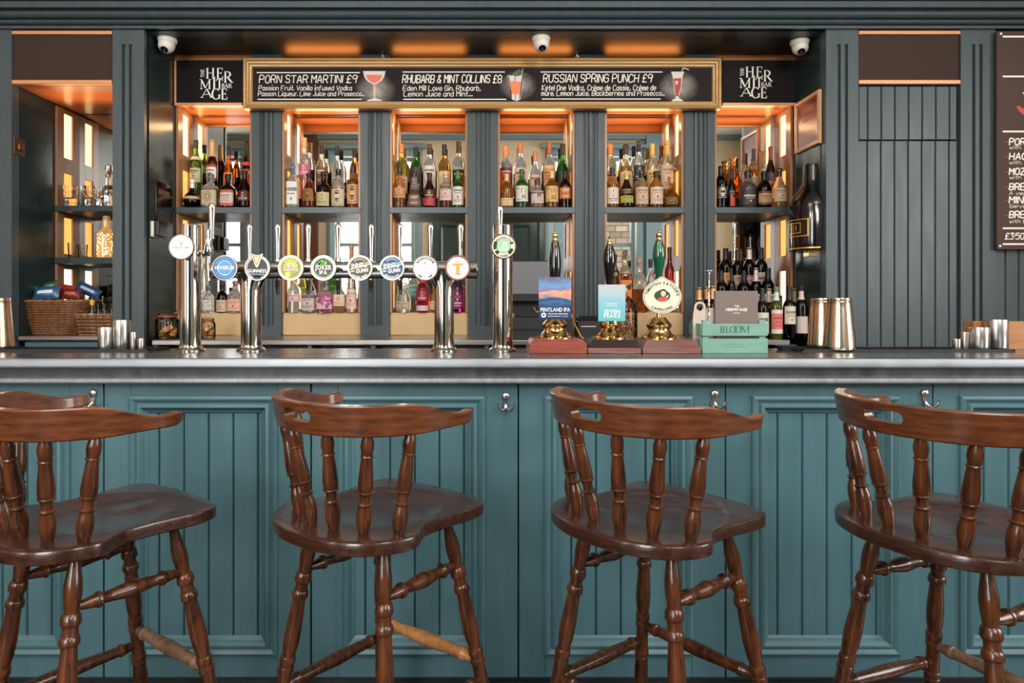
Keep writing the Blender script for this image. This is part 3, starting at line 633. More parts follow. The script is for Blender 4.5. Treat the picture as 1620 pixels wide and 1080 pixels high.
# cctv domes on the soffit
def cctv():
    r = thing('dome_camera', '', 'security camera', (0, 0, 0), 0, 'white dome cameras on the soffit')
    MB().lathe([(.054, 0), (.056, -.008), (.053, -.022), (.046, -.03)], 28).build('mount', WHITE, r)
    M = T(0, -.006, -.036) @ R(radians(-35), 'X')
    MB().lathe([(.001, -.056), (.012, -.0545), (.025, -.05), (.037, -.041), (.045, -.027), (.0475, -.01), (.0465, .005), (.04, .02), (.02, .03)], 28, M=M).build('eyeball', WHITE, r)
    MB().lathe([(.021, -.0535), (.022, -.0555), (.019, -.0575), (.0165, -.055), (.010, -.0545), (.001, -.054)], 24, M=T(0, -.012, -.034) @ R(radians(-33), 'X'), cap=False).build('lens', mat('black lens glass', '#0a0a0c', .08), r)
    return r
cc = cctv(); cc.location = (WX(265, 3.95), 3.95, SZ); cc['label'] = 'white dome security camera in the left corner of the soffit'
dup(cc, (WX(856, 3.93), 3.93, SZ), .1, 'white dome security camera over the middle of the menu sign')
dup(cc, (WX(1265, 3.98), 3.98, SZ), -.2, 'white dome security camera in the right corner of the soffit')
# things on the return walls
XRW, XLW = WX(1256.5, DB), WX(276, DB)
def dfor(px, x): return x * F / (px - PX)
r = thing('picture_frame', 'red age check poster in pale wooden frame on right return wall', 'picture', (XRW, 0, 0))
ya, yb = dfor(1300, XRW), dfor(1261, XRW); za, zb = WZ(226, ya), WZ(141, ya); Mx = T(0, (ya + yb) / 2, (za + zb) / 2) @ R(-pi / 2, 'Z'); w = yb - ya; h = zb - za
MB().frame(-w / 2, w / 2, -h / 2, h / 2, [(0, 0), (0, -.018), (.008, -.022), (.02, -.018), (.022, -.008)], M=Mx).build('frame', mat('pale pine frame', '#c79b76', .4, vary=.1, vscale=12), r)
MB().box(-w / 2 + .015, w / 2 - .015, -.009, 0, -h / 2 + .015, h / 2 - .015, M=Mx).build('poster', mat('dark red poster', '#6b2723', .3, vary=.25, vscale=14), r)
mb = MB(); sans(mb, 'UNDER', -.0, .065, .032, .14, .02); sans(mb, '25?', -.03, .012, .038, .075, .02)
for q in range(4): mb.ribbon([(-.08, -.06 - .016 * q), (.06, -.06 - .016 * q)], .004)
mb2 = MB(); mb2.add([tuple(Mx @ Vector((x, -.0105, z))) for x, y, z in mb.v], mb.f); mb2.build('poster_lettering', mat('dull orange print', '#c08a6a', .5), r, smooth=0, fix=False)
r = thing('bottle_display', 'giant black half bottle advert fixed to the right return wall', 'advert', (XRW, 3.985, WZ(398, 3.985)))
GB = mat('glossy black plastic', '#0c0c0f', .12, coat=.5); H = .53
prof = [(.118, 0), (.12, .01), (.12, .27), (.112, .31), (.085, .355), (.056, .395), (.047, .43), (.046, H - .02), (.043, H - .004), (.001, H)]
mb = MB(); n = 20; vs = []; fs = []
for q, z in prof:
    for k in range(n + 1):
        a = pi / 2 + pi * k / n; vs.append((q * cos(a), q * 1.1 * sin(a), z))
for i in range(len(prof) - 1):
    for k in range(n): a = i * (n + 1) + k; fs.append((a, a + 1, a + n + 2, a + n + 1))
for i in range(len(prof) - 1): fs.append((i * (n + 1), (i + 1) * (n + 1), (i + 1) * (n + 1) + n, i * (n + 1) + n))
fs.append(tuple(range(n, -1, -1)))
mb.add(vs, fs).build('bottle_shell', GB, r)
GO = mat('gold print', '#d2a24a', .3, metal=.6)
def arcband(mb, z0, z1, a0, a1, rr, m=0, k=14):
    vs = []; fs = []
    for i in range(k + 1):
        a = radians(a0 + (a1 - a0) * i / k)
        vs += [(rr * cos(a), rr * 1.1 * sin(a), z0), (rr * cos(a), rr * 1.1 * sin(a), z1)]
    for i in range(k): fs.append((2 * i, 2 * i + 2, 2 * i + 3, 2 * i + 1))
    return mb.add(vs, fs, m)
g = MB(); arcband(g, .012, .02, 95, 265, .1215)
for a0, a1, z0, z1 in ((150, 235, .085, .19), (165, 215, .105, .17)):
    arcband(g, z0, z0 + .006, a0, a1, .1215); arcband(g, z1 - .006, z1, a0, a1, .1215); arcband(g, z0, z1, a0, a0 + 3, .1215); arcband(g, z0, z1, a1 - 3, a1, .1215)
for a in (180, 190, 200): arcband(g, .12, .155, a - 2, a + 2, .1215)
g.build('gold_label', GO, r, fix=False)
MB().box(-.03, -.0, -.03, .03, -.028, -.001).build('bracket', BRASS, r)
r = thing('wall_plaque', 'dark certificate plaque on the left return wall beside the first tap', 'plaque', (XLW, 0, 0))
ya, yb = dfor(244, XLW), dfor(269, XLW); ym = (ya + yb) / 2; za, zb = WZ(354, ym), WZ(290, ym)
MB().box(0, .012, ya, yb, za, zb).build('plate', mat('dark glossy plaque', '#1a1210', .12, coat=.3), r, bev=.002)
mb = MB()
for q in range(5): mb.box(.012, .0126, ya + .02, yb - .02, za + .018 + q * .012, za + .022 + q * .012)
MB().box(.012, .0126, ya + .03, yb - .03, zb - .075, zb - .045).build('plaque_emblem', mat('faint plaque print', '#6b5a50', .4), r); mb.build('plaque_lettering', mat('faint plaque print', '#6b5a50', .4), r)
r = thing('card_reader', 'small black and white box clipped to the left return wall under the plaque', 'card reader', (XLW, 3.95, WZ(376, 3.95)))
MB().box(0, .02, -.06, .06, 0, .095).build('holder', WHITE, r, bev=.006)
MB().box(.02, .05, -.055, .055, .004, .098).build('front_cover', BLACK, r, bev=.006)
XN = WX(85, DB)
r = thing('brass_switch_plate', 'small brass switch plate high on the dark niche wall at far left', 'switch', (XN - .0, 3.88, WZ(246, 3.88)))
MB().box(0, .008, -.045, .045, 0, .1).build('plate', mat('aged brass plate', '#6a4a2a', .4, metal=.6), r, bev=.002)
MB().box(.008, .02, -.02, .02, .03, .065).build('toggle', mat('bronze toggle', '#8a5a30', .3, metal=.7), r, bev=.003)
# ------------------------------------------------------------------ lit glass cabinet in the left niche
gx0, gx1 = WX(85, DB), XA[0] + .02
NT = WZ(531.5, 3.84)
gc = thing('glass_cabinet', 'lit shelf cabinet with mirror back in the left niche', 'cabinet', (0, DB, 0))
NSH = [(WZ(334, DB), WZ(325, DB)), (WZ(417, DB), WZ(407, DB))]
for a, b in NSH: MB().box(gx0 + .002, gx1 + .1, 0, L(DM), a, b).build('shelf', SLATE_DIM, gc, bev=.002)
MB().box(gx0, gx1 + .1, L(DM), L(DM) + .006, NT + .002, WZ(165, DB)).build('mirror', MIRROR, gc, smooth=0)
zs = [WZ(535, DB)] + [WZ(417, DB)] + [WZ(325, DB)]
side_panel(gc, gx0, 1, NT + .002, NSH[1][0], [], hot=(PANE_WHT,)); side_panel(gc, gx0, 1, NSH[1][1], NSH[0][0], [], hot=(PANE_AMB,)); side_panel(gc, gx0, 1, NSH[0][1], WZ(166, DB), [WZ(257, DB)], hot=(PANE_HOT, PANE_AMB))
MB().box(WX(20, DF), XA[0] + .1, DF + .04 - DB, .3, WZ(132.5, DF), WZ(132.5, DF) + .02).build('canopy', GLOWP, gc)
area('niche_fill', ((gx0 + gx1) / 2, DB - .16, WZ(132.5, DF) - .09), .5, .25, 1.5, (1.0, .58, .28), (pi, 0, 0))  # unseen lamp added to warm the niche canopy and brighten the glasses
nc = thing('niche_counter', 'low counter with steel edge carrying the wicker baskets', 'counter', (0, 3.84, 0))
nx0, nx1 = WX(28, 3.84), XA[0] + .12
NT = WZ(531.5, 3.84)
MB().box(nx0, nx1, 0, .59, NT - .025, NT).build('counter_top', STEEL, nc, bev=.003)
MB().box(nx0 + .02, nx1 - .16, .03, .05, .9, NT - .035).build('drawer_front', TEAL, nc, bev=.003)
MB().box(nx0 + .02, nx1, .06, .5, .2, NT - .025).build('carcass', BLACK, nc)
# ------------------------------------------------------------------ bar stools
ZS = 0.76
def stool():
    r = thing('bar_stool', '', 'bar stool', (0, 0, 0), 0, "captain's bar stools along the bar")
    # seat: rounded back wing, waisted sides, broad front
    half = [(0, -.242), (.085, -.232), (.158, -.198), (.203, -.148), (.221, -.098), (.217, -.07), (.200, -.045), (.186, -.015), (.184, .04), (.190, .095), (.197, .145), (.198, .178), (.189, .205), (.168, .224), (.125, .234), (.065, .239), (0, .241)]
    out = smoothline([(x, y, 0) for x, y in half] + [(-x, y, 0) for x, y in half[-2:0:-1]], 4, closed=True)
    n = len(out); vs = []; fs = []
    def ring(k, z, dish=0):
        for x, y, _ in out:
            px, py = x * k, y * k
            zz = z
            if dish:
                q = max(0, 1 - math.hypot(px / .155, (py - .03) / .15) ** 2); zz -= .013 * q ** .6 * (1 - .35 * max(0, 1 - abs(px) / .05) * (py > .06))
            vs.append((px, py, zz))
    rings = [(.975, ZS - .032, 0), (1.0, ZS - .028, 0), (1.003, ZS - .006, 0), (.995, ZS - .0015, 0), (.983, ZS, 0)] + [(k, ZS, 1) for k in (.9, .8, .72, .66, .6, .5, .4, .3, .2, .1)]
    for k, z, d in rings: ring(k, z, d)
    for i in range(len(rings) - 1):
        for k in range(n): fs.append((i * n + k, i * n + (k + 1) % n, (i + 1) * n + (k + 1) % n, (i + 1) * n + k))
    fs.append(tuple(range(n - 1, -1, -1))); fs.append(tuple(range((len(rings) - 1) * n, len(rings) * n)))
    MB().add(vs, fs).build('seat', SEATW, r, smooth=32)
    # bent back rail with hand slot
    cl = [(-.232, .085), (-.245, .045), (-.236, -.02), (-.213, -.088), (-.16, -.168), (-.085, -.212), (0, -.226)]
    cl = cl + [(-x, y) for x, y in cl[-2::-1]]
    pts = smoothline([(x, y, 0) for x, y in cl], 6); N = len(pts); vs = []; fs = []
    acc = [0.0]
    for i in range(1, N): acc.append(acc[-1] + math.dist(pts[i], pts[i - 1]))
    tot = acc[-1]
    for i, (x, y, _) in enumerate(pts):
        a, b = pts[max(i - 1, 0)], pts[min(i + 1, N - 1)]; tx, ty = b[0] - a[0], b[1] - a[1]; l = math.hypot(tx, ty); nx, ny = ty / l, -tx / l
        s = abs(acc[i] / tot * 2 - 1)
        e = min(1, max(0, (s - .56) / .34)); e = e * e * (3 - 2 * e)
        zt = 1.058 - .034 * e + .006 * max(0, (s - .9) / .1); zb = .987 + .008 * e
        if s > .955: q = (s - .955) / .045; q = 1 - math.sqrt(max(0, 1 - q * q * .92)); zt -= (zt - zb) * .42 * q; zb += (zt - zb) * .42 * q
        lean = .012
        t0, t1 = .0125, .0135
        c = .003
        sec = [(t0, zb + c), (t0, zt - c), (t0 - c, zt), (-t1 + c, zt), (-t1, zt - c), (-t1, zb + c), (-t1 + c, zb), (t0 - c, zb)]
        for o_, z in sec:
            k = o_ + lean * (z - zb) / .07
            vs.append((x + nx * k, y + ny * k, z))
    for i in range(N - 1):
        for k in range(8): fs.append((i * 8 + k, i * 8 + (k + 1) % 8, (i + 1) * 8 + (k + 1) % 8, (i + 1) * 8 + k))
    fs += [tuple(range(7, -1, -1)), tuple(range((N - 1) * 8, N * 8))]
    rail = MB().add(vs, fs).build('back_rail', RAILW, r, smooth=30)
    sl = []
    for k in range(9): a = pi / 2 + pi * k / 8; sl.append((-.034 + .0135 * cos(a), 1.028 + .0135 * sin(a)))
    for k in range(9): a = -pi / 2 + pi * k / 8; sl.append((.034 + .0135 * cos(a), 1.028 + .0135 * sin(a)))
    cut = MB().prism(sl, -.30, -.15, 'y').build('cut', RAILW, None, smooth=0)
    md = rail.modifiers.new('b', 'BOOLEAN'); md.operation = 'DIFFERENCE'; md.object = cut; md.solver = 'EXACT'
    bpy.context.view_layer.update(); me = bpy.data.meshes.new_from_object(rail.evaluated_get(bpy.context.evaluated_depsgraph_get()))
    rail.modifiers.clear(); rail.data = me; bpy.data.objects.remove(cut)
    me.polygons.foreach_set('use_smooth', [True] * len(me.polygons)); me.set_sharp_from_angle(angle=radians(30))
    sp = [(.0105, 0), (.013, .04), (.0168, .12), (.0175, .18), (.0160, .24), (.0130, .285), (.0128, .296), (.0150, .300), (.0165, .308), (.0166, .318), (.0148, .323), (.0122, .330), (.0116, .36), (.0130, .405), (.0134, .414), (.0160, .418), (.0180, .427), (.0181, .438), (.0162, .443), (.0172, .47), (.0178, .52), (.016, .62), (.0135, .74), (.0125, .775), (.0152, .78), (.0154, .79), (.0128, .80), (.0145, .84), (.0158, .88), (.0145, .93), (.0105, .98), (.0095, 1)]
    for sgn in (-1, 1):
        for bx, by, tx, ty in ((.039, -.168, .064, -.209), (.114, -.146, .152, -.166), (.182, -.102, .208, -.088)):
            MB().between((sgn * bx, by, ZS - .004), (sgn * tx, ty, .992), sp, 16).build('spindle', STOOL, r, smooth=40)
    # legs: t = 0 at the seat, 1 at the floor
    def legprof(ztop, marks):
        def t(z): return (ztop - z) / ztop
        base = [(.0112, 0), (.0120, t(.70)), (.0160, t(.675)), (.0188, t(.655)), (.0190, t(.642)), (.0176, t(.622)), (.0150, t(.602)), (.0148, t(.598)), (.0168, t(.597)), (.0188, t(.594)), (.0206, t(.587)), (.0212, t(.580)), (.0212, t(.575)), (.0190, t(.5735)), (.0190, t(.5715)), (.0160, t(.569)), (.0156, t(.560)), (.0164, t(.552)), (.0186, t(.5505)), (.0203, t(.546)), (.0212, t(.539)), (.0212, t(.534)), (.0190, t(.5325)), (.0188, t(.531)), (.0162, t(.5295)),
                (.0168, t(.515)), (.0195, t(.475)), (.0208, t(.445)), (.0196, t(.412)), (.0162, t(.389)), (.0160, t(.384)), (.0182, t(.383)), (.0196, t(.379)), (.0200, t(.371)), (.0196, t(.367)), (.0174, t(.3655)), (.0172, t(.357)), (.0192, t(.3555)), (.0198, t(.351)), (.0196, t(.345)), (.0172, t(.3435)), (.0170, t(.30)), (.0176, t(.266)), (.0196, t(.2645)), (.0200, t(.258)), (.0196, t(.251)), (.0178, t(.2495)), (.0178, t(.246)), (.0198, t(.2445)), (.0196, t(.238)), (.0172, t(.2365)), (.0198, t(.20)), (.0188, t(.14)), (.0155, t(.03)), (.0145, 1)]
        return base
    legs = {}
    for nm, (tx, ty, bx, by) in {'FR': (.121, .13, .234, .245), 'FL': (-.121, .13, -.234, .245), 'BR': (.126, -.094, .231, -.184), 'BL': (-.126, -.094, -.231, -.184)}.items():
        p, q = Vector((tx, ty, ZS - .024)), Vector((bx, by, 0)); legs[nm] = (p, q)
        MB().between(p, q, legprof(ZS - .024, 0), 22).build('leg', STOOL, r, smooth=40)
    def onleg(nm, z): p, q = legs[nm]; return p + (q - p) * ((p.z - z) / p.z)
    st = [(.0085, 0), (.009, .05), (.0145, .17), (.0155, .2), (.0185, .205), (.0188, .225), (.016, .23), (.0125, .25), (.0145, .34), (.0188, .47), (.0195, .5), (.0188, .53), (.0145, .66), (.0125, .75), (.016, .77), (.0188, .775), (.0185, .795), (.0155, .8), (.0145, .83), (.009, .95), (.0085, 1)]
    ft = [(.0085, 0), (.012, .06), (.0155, .12), (.0175, .125), (.0175, .145), (.014, .15), (.0155, .3), (.019, .5), (.0155, .7), (.014, .85), (.0175, .855), (.0175, .875), (.0155, .88), (.012, .94), (.0085, 1)]
    for a, b, z0, z1, pf in (('BR', 'FR', .606, .603, st), ('BL', 'FL', .603, .603, st), ('BR', 'FR', .30, .30, ft), ('BL', 'FL', .305, .296, ft), ('BL', 'BR', .305, .305, ft)):
        MB().between(onleg(a, z0), onleg(b, z1), pf, 14).build('stretcher', STOOL, r, smooth=40)
    MB().between(onleg('FL', .345), onleg('FR', .352), ft, 14).build('foot_rail', STOOL, r, smooth=50)
    return r
S0 = stool()
SP = [(-.96, 1.63, -.63, 'brown turned-spindle bar stool at the far left, its back cut off by the picture edge', WORN), (-.27, 1.68, -.66, 'brown bar stool with bare orange foot rail, standing under the long beer tap tower', BAREW),
      (.43, 1.66, -.91, 'brown bar stool standing in front of the wooden hand pumps and green crate', None), (1.13, 1.57, -1.2, 'brown bar stool at the far right, its right half cut off by the picture edge', WORN)]
for k, (x, y, a, lb, fr) in enumerate(SP):
    o = S0 if k == 0 else dup(S0, (x, y, 0), a, lb)
    if k == 0: o.location = (x, y, 0); o.rotation_euler = (0, 0, a); o['label'] = lb
    fo = [c for c in kids(o) if c.name.startswith('foot_rail')][0]
    fo.material_slots[0].link = 'OBJECT'; fo.material_slots[0].material = fr or STOOL
    if fr: fo['label'] = 'foot rail worn to bare wood'
# ------------------------------------------------------------------ beer taps
TOP = 1.1
def flange(d=.5):
    return MB().lathe([(.052, 0), (.053, .006), (.049, .011), (.043, .014), (.041, .02), (.0405, .024)], 32)
def handle(parent, x, y, z0, z1, w=.0135):
    h = z1 - z0
    MB().lathe([(w * .62, 0), (w * .64, .02 * h), (w * .58, .2 * h), (w * .72, .55 * h), (w * .95, .84 * h), (w * 1.0, .9 * h), (w * .8, .955 * h), (w * .35, .99 * h), (.0005, h)], 16, M=T(x, y, z0), sy=.75).build('tap_handle', CHROME, parent, smooth=30)
def badge(parent, x, y, z, r=.0475):
    b = MB().lathe([(r * .85, .0), (r, .004), (r * 1.0, .012), (r * .97, .0155), (r * .9, .0155), (r * .885, .013)], 40, M=T(x, y, z) @ R(pi / 2, 'X'), cap=False)
    b.lathe([(r * .89, .0), (r * .89, .0135)], 40, M=T(x, y, z) @ R(pi / 2, 'X'))
    return b.build('badge', RIM, parent, smooth=30)
def face(b, mb, mats, x, y, z):
    lay = {}
    mb.v = [(px + x, py + y - .0142, pz + z) for px, py, pz in mb.v]
    return mb.build('badge_print', mats, b, smooth=0, fix=False)
def ringp(mb, r0, r1, a0=0, a1=360, m=0, y=0, n=40):
    vs = []; fs = []
    for i in range(n + 1):
        a = radians(a0 + (a1 - a0) * i / n); vs += [(r0 * cos(a), y, r0 * sin(a)), (r1 * cos(a), y, r1 * sin(a))]
    for i in range(n): fs.append((2 * i, 2 * i + 1, 2 * i + 3, 2 * i + 2))
    return mb.add(vs, fs, m)
def pm(n, c): return mat('print ' + n, c, .4)
bW, bK, bBL, bSK, bGR, bOL, bLM, bNV, bRD, bOR, bCR, bYL, bBR = pm('white', '#e9e6e0'), pm('black', '#1d1e20'), pm('blue', '#2f5f98'), pm('sky', '#a9cfe6'), pm('green', '#57a548'), pm('olive', '#8c8a2c'), pm('lime', '#b9c24a'), pm('navy', '#1e3a5e'), pm('red', '#d3344a'), pm('orange', '#f0933c'), pm('cream', '#d3cbb6'), pm('yellow green', '#d5d79a'), pm('brown', '#4a2a20')
bMT = pm('mint', '#7fcf8f')
ST = [.0006 * k for k in range(8)]
def b_addle(r):
    mb = MB().disc(0, 0, r * .9, 0); sans(mb, 'ADDLESTONES', 0, -.006, .0075, .062, .005, 1, -ST[1]); sans(mb, 'CLOUDY CIDER', 0, -.014, .0035, .03, 0, 2, -ST[1])
    for s in (-1, 1): mb.ribbon([(s * .002, .016), (s * .008, .021), (s * .012, .017)], .002, 2)
    mb.disc(0, .012, .003, -ST[1], 10, 1); return mb, [bW, bBR, pm('copper', '#b57a5a')]
def b_hev(r):
    mb = MB().disc(0, 0, r * .9, 0); ringp(mb, r * .45, r * .62, 0, 360, 1, -ST[1]); mb.disc(0, 0, r * .42, -ST[1], 28, 2); ringp(mb, r * .72, r * .77, 20, 160, 1, -ST[1]); ringp(mb, r * .72, r * .77, 200, 340, 1, -ST[1])
    sans(mb, 'HEVERLEE', 0, -.0055, .0135, .073, .02, 3, -ST[3]); sans(mb, 'LEUVEN', 0, -.027, .004, .018, 0, 3, -ST[2]); return mb, [bBL, pm('mid blue', '#6ea6d2'), pm('pale blue', '#4f8fc0'), bW]
def b_gui(r):
    mb = MB().disc(0, 0, r * .9, 0); ringp(mb, r * .80, r * .86, -70, 70, 1, -ST[1]); ringp(mb, r * .78, r * .84, 120, 250, 1, -ST[1])
    sans(mb, 'GUINNESS', 0, -.0165, .0125, .068, .018, 1, -ST[2]); sans(mb, 'EXTRA COLD', 0, -.0255, .0055, .054, .01, 2, -ST[2]); mb.ribbon([(-.014, -.033), (-.004, -.030), (.006, -.033), (.014, -.030)], .004, 3)
    # cream harp standing up over the top edge
    hp = [(-.021, .052), (-.013, .050), (0, .046), (.012, .049), (.021, .053), (.020, .045), (.011, .022), (.004, .003), (-.002, .001), (-.007, .010), (-.015, .034), (-.020, .044)]
    mb.ribbon([(-.013, .045), (-.0055, .022), (-.001, .010), (.006, .028), (.0125, .044)], .003, 4, T(0, -.0046, 0)).ribbon([(-.018, .048), (-.012, .046), (-.004, .041), (.004, .042), (.012, .046), (.018, .049)], .002, 4, T(0, -.0046, 0))
    mb.prism(hp, -.004, .004, 'y', 3)
    return mb, [bK, bW, bSK, bCR, pm('harp gold', '#9a7440')]
def b_caes(r):
    mb = MB().disc(0, 0, r * .9, 0).disc(0, 0, r * .8, -ST[1], 36, 1)
    for k in range(5): a = radians(50 + 20 * k); mb.ribbon([(0, 0), (r * .74 * cos(a), r * .74 * sin(a))], .006, 2, T(0, -ST[2], 0))
    mb.disc(-.01, -.024, .011, -ST[2], 16, 2)
    sans(mb, 'CAESAR', 0, .001, .0135, .05, .02, 0, -ST[3]); sans(mb, 'AUGUSTUS', 0, -.0105, .009, .055, .02, 0, -ST[3]); sans(mb, 'LAGER IPA HYBRID', 0, -.017, .0035, .045, 0, 3, -ST[3]); return mb, [bW, bOL, bLM, bYL]
def b_joker(r):
    mb = MB().disc(0, 0, r * .9, 0).disc(0, 0, r * .76, -ST[1], 36, 1)
    for x, z in ((-.012, .016), (-.004, .021), (.006, .018), (-.018, .012)): mb.disc(x, z, .0075, -ST[2], 12, 2)
    ringp(mb, r * .66, r * .70, 205, 335, 2, -ST[2]); ringp(mb, r * .68, r * .72, 30, 75, 2, -ST[2])
    sans(mb, 'JOKER', 0, -.006, .0165, .060, .03, 0, -ST[3]); sans(mb, 'IPA', 0, -.0235, .0145, .03, .03, 0, -ST[3]); return mb, [bW, pm('dark green', '#26301f'), pm('bright green', '#6fb53a')]
def b_innis(r, base, acc, txt):
    mb = MB().disc(0, 0, r * .9, 0).disc(0, 0, r * .83, -ST[1], 36, 1)
    sans(mb, 'ORIGINAL', 0, 0, .0065, None, .02, 2, -ST[2], arc=(0, 0, r * .62)); sans(mb, txt, 0, 0, .0075, None, .03, 0, -ST[2], arc=(0, 0, r * .8), flip=True)
    mb.ribbon([(-.036, -.006), (-.012, .001), (.014, .006), (.036, .015)], .005, 2, T(0, -ST[2], 0)); mb.ribbon([(-.034, -.014), (-.02, -.011)], .005, 2, T(0, -ST[2], 0)); mb.ribbon([(.018, .016), (.034, .022)], .004, 2, T(0, -ST[2], 0))
    sans(mb, 'INNIS', -.008, .0035, .015, .048, .035, 0, -ST[3], slope=.12); sans(mb, '&', .022, .003, .011, None, .02, 0, -ST[3]); sans(mb, 'GUNN', .008, -.0165, .015, .046, .035, 0, -ST[3], slope=.12); return mb, [bW, base, acc]
def b_white(r):
    mb = MB().disc(0, 0, r * .9, 0); ringp(mb, r * .66, r * .82, 30, 150, 1, -ST[1]); ringp(mb, r * .70, r * .80, 225, 250, 1, -ST[1]); ringp(mb, r * .70, r * .80, 290, 315, 1, -ST[1])
    sans(mb, 'MAGNERS', 0, 0, .0055, .058, .01, 0, -ST[2], arc=(0, 0, r * .68)); mb.ribbon([(-.004, .012), (-.003, .019), (.003, .02)], .0025, 2)
    for k in range(3): mb.ribbon([(-.022, -.002 - .006 * k), (.022, -.002 - .006 * k)], .0012, 3)
    n = len(mb.v); return mb, [bW, bK, bBR, pm('grey line', '#b9b6ae')]
def b_tenn(r):
    mb = MB().disc(0, 0, r * .97, 0).disc(0, 0, r * .84, -ST[1], 36, 1); sans(mb, "TENNENT'S", 0, .021, .0042, .03, 0, 2, -ST[2])
    mb.poly([(-.0195, .017), (.0195, .017), (.0195, .006), (.014, .0095), (.0065, .0095), (.0065, -.018), (.0105, -.021), (.0105, -.025), (-.0105, -.025), (-.0105, -.021), (-.0065, -.018), (-.0065, .0095), (-.014, .0095), (-.0195, .006)], -ST[2], 3); return mb, [bRD, bW, bNV, bOR]
def b_brook(r):
    mb = MB().disc(0, 0, r * .9, 0); ringp(mb, r * .52, r * .54, 0, 360, 1, -ST[1]); mb.disc(0, 0, r * .5, -ST[1], 30, 2); ringp(mb, r * .55, r * .8, 150, 200, 1, -ST[1]); ringp(mb, r * .55, r * .8, 210, 235, 1, -ST[1]); ringp(mb, r * .55, r * .8, 305, 345, 1, -ST[1]); ringp(mb, r * .55, r * .8, 15, 28, 1, -ST[1])
    sans(mb, 'BROOKLYN', 0, 0, .0075, None, .02, 1, -ST[2], arc=(0, 0, r * .6)); sans(mb, 'LAGER', 0, 0, .008, None, .02, 1, -ST[2], arc=(0, 0, r * .82), flip=True)
    mb.ribbon(smoothline([(-.016, -.006), (-.009, -.013), (-.002, .0), (.001, .013), (.010, .014), (.011, .006), (.002, .002), (.013, -.003), (.010, -.013), (-.001, -.011)], 4), .0055, 3, T(0, -ST[2], 0)); return mb, [bCR, bK, bMT, bW]
def put(parent, x, y, z, art, r=.0475):
    b = badge(parent, x, y, z, r); mb, ms = art; face(b, mb, ms, x, y, z)
DT = 2.5
def chrome_col(parent, x, ztop):
    c = MB().lathe([(.0375, .02), (.0375, ztop - TOP)], 32, M=T(x, 0, 0)).build('column', CHROME, parent)
    f = flange(); f.v = [(a + x, b, c_) for a, b, c_ in f.v]; f.build('base_flange', CHROME, c)
    return c
# long tower: two columns, cross tube, eight taps
tw = thing('beer_tap_tower', 'long chrome beer tap tower with eight badges on two columns', 'beer tap', (0, DT, TOP), 0)
zt = WZ(426.8, DT) - TOP
for px in (397.5, 702.5):
    x = WX(px, DT); c = chrome_col(tw, x, WZ(467, DT))
    vs = []; fs = []; n = 24; K = 8; z0 = WZ(467, DT) - TOP
    for i in range(K + 1):
        t_ = i / K; rx = .0385 + .05 * t_ ** 2.6; ry = .0385 - .006 * t_; z = z0 + (zt - z0) * t_
        vs += [(x + rx * cos(2 * pi * k / n), ry * sin(2 * pi * k / n), z) for k in range(n)]
    for i in range(K):
        for k in range(n): fs.append((i * n + k, i * n + (k + 1) % n, (i + 1) * n + (k + 1) % n, (i + 1) * n + k))
    MB().add(vs, fs).lathe([(.0395, z0 - .002), (.0395, z0 + .003)], 28, M=T(x, 0, 0)).build('flare', CHROME, c)
xa, xb = WX(338, DT), WX(756, DT)
MB().lathe([(.028, 0), (.032, .003), (.0325, .006), (.0325, xb - xa - .02), (.0335, xb - xa - .019), (.0335, xb - xa - .003), (.03, xb - xa)], 32, M=T(xa, 0, zt) @ R(pi / 2, 'Y')).build('cross_tube', CHROME, tw)
ARTS = [b_hev, b_gui, b_caes, b_joker, lambda r: b_innis(r, pm('dark olive', '#33351f'), pm('pale olive', '#c9c48a'), 'LAGER BEER'), lambda r: b_innis(r, bNV, bSK, 'SESSION IPA'), b_white, b_tenn]
for (px, hx), art in zip(((358, 394.5), (409, 439), (461.7, 487.5), (513, 535), (570.5, 587), (621, 633), (673.5, 681), (724.5, 728.5)), ARTS):
    dB = 2.43; dH = 2.62; x, z = WX(px, dB), WZ(424, dB) - TOP; xh = WX(hx, dH)
    put(tw, x, dB - DT, z, art(.0475))
    MB().between((x, dB - DT, z), ((x + xh) / 2, 0, zt), [(.008, 0), (.009, .6), (.013, .7), (.013, 1)]).build('badge_arm', CHROME, tw)
    y = dH - DT
    MB().between((xh, 0, zt + .005), (xh, y + .012, zt + .005), [(.011, 0), (.011, .8), (.016, .85), (.016, 1)]).between((xh, y, zt - .035), (xh, y, zt + .03), [(.012, 0), (.0135, .5), (.011, 1)]).lathe([(.0105, 0), (.0115, .01), (.0115, .022), (.009, .026)], 16, M=T(xh, y, zt + .028)).build('tap_body', CHROME, tw)
    MB().between((xh, y, zt - .03), (xh, y + .004, WZ(466, dH) - TOP), [(.0095, 0), (.009, .3), (.006, .97), (.005, 1)]).build('spout', mat('dark steel', '#6a625c', .2, metal=1), tw)
    handle(tw, xh, y, WZ(408, dH) - TOP, WZ(353, dH) - TOP)
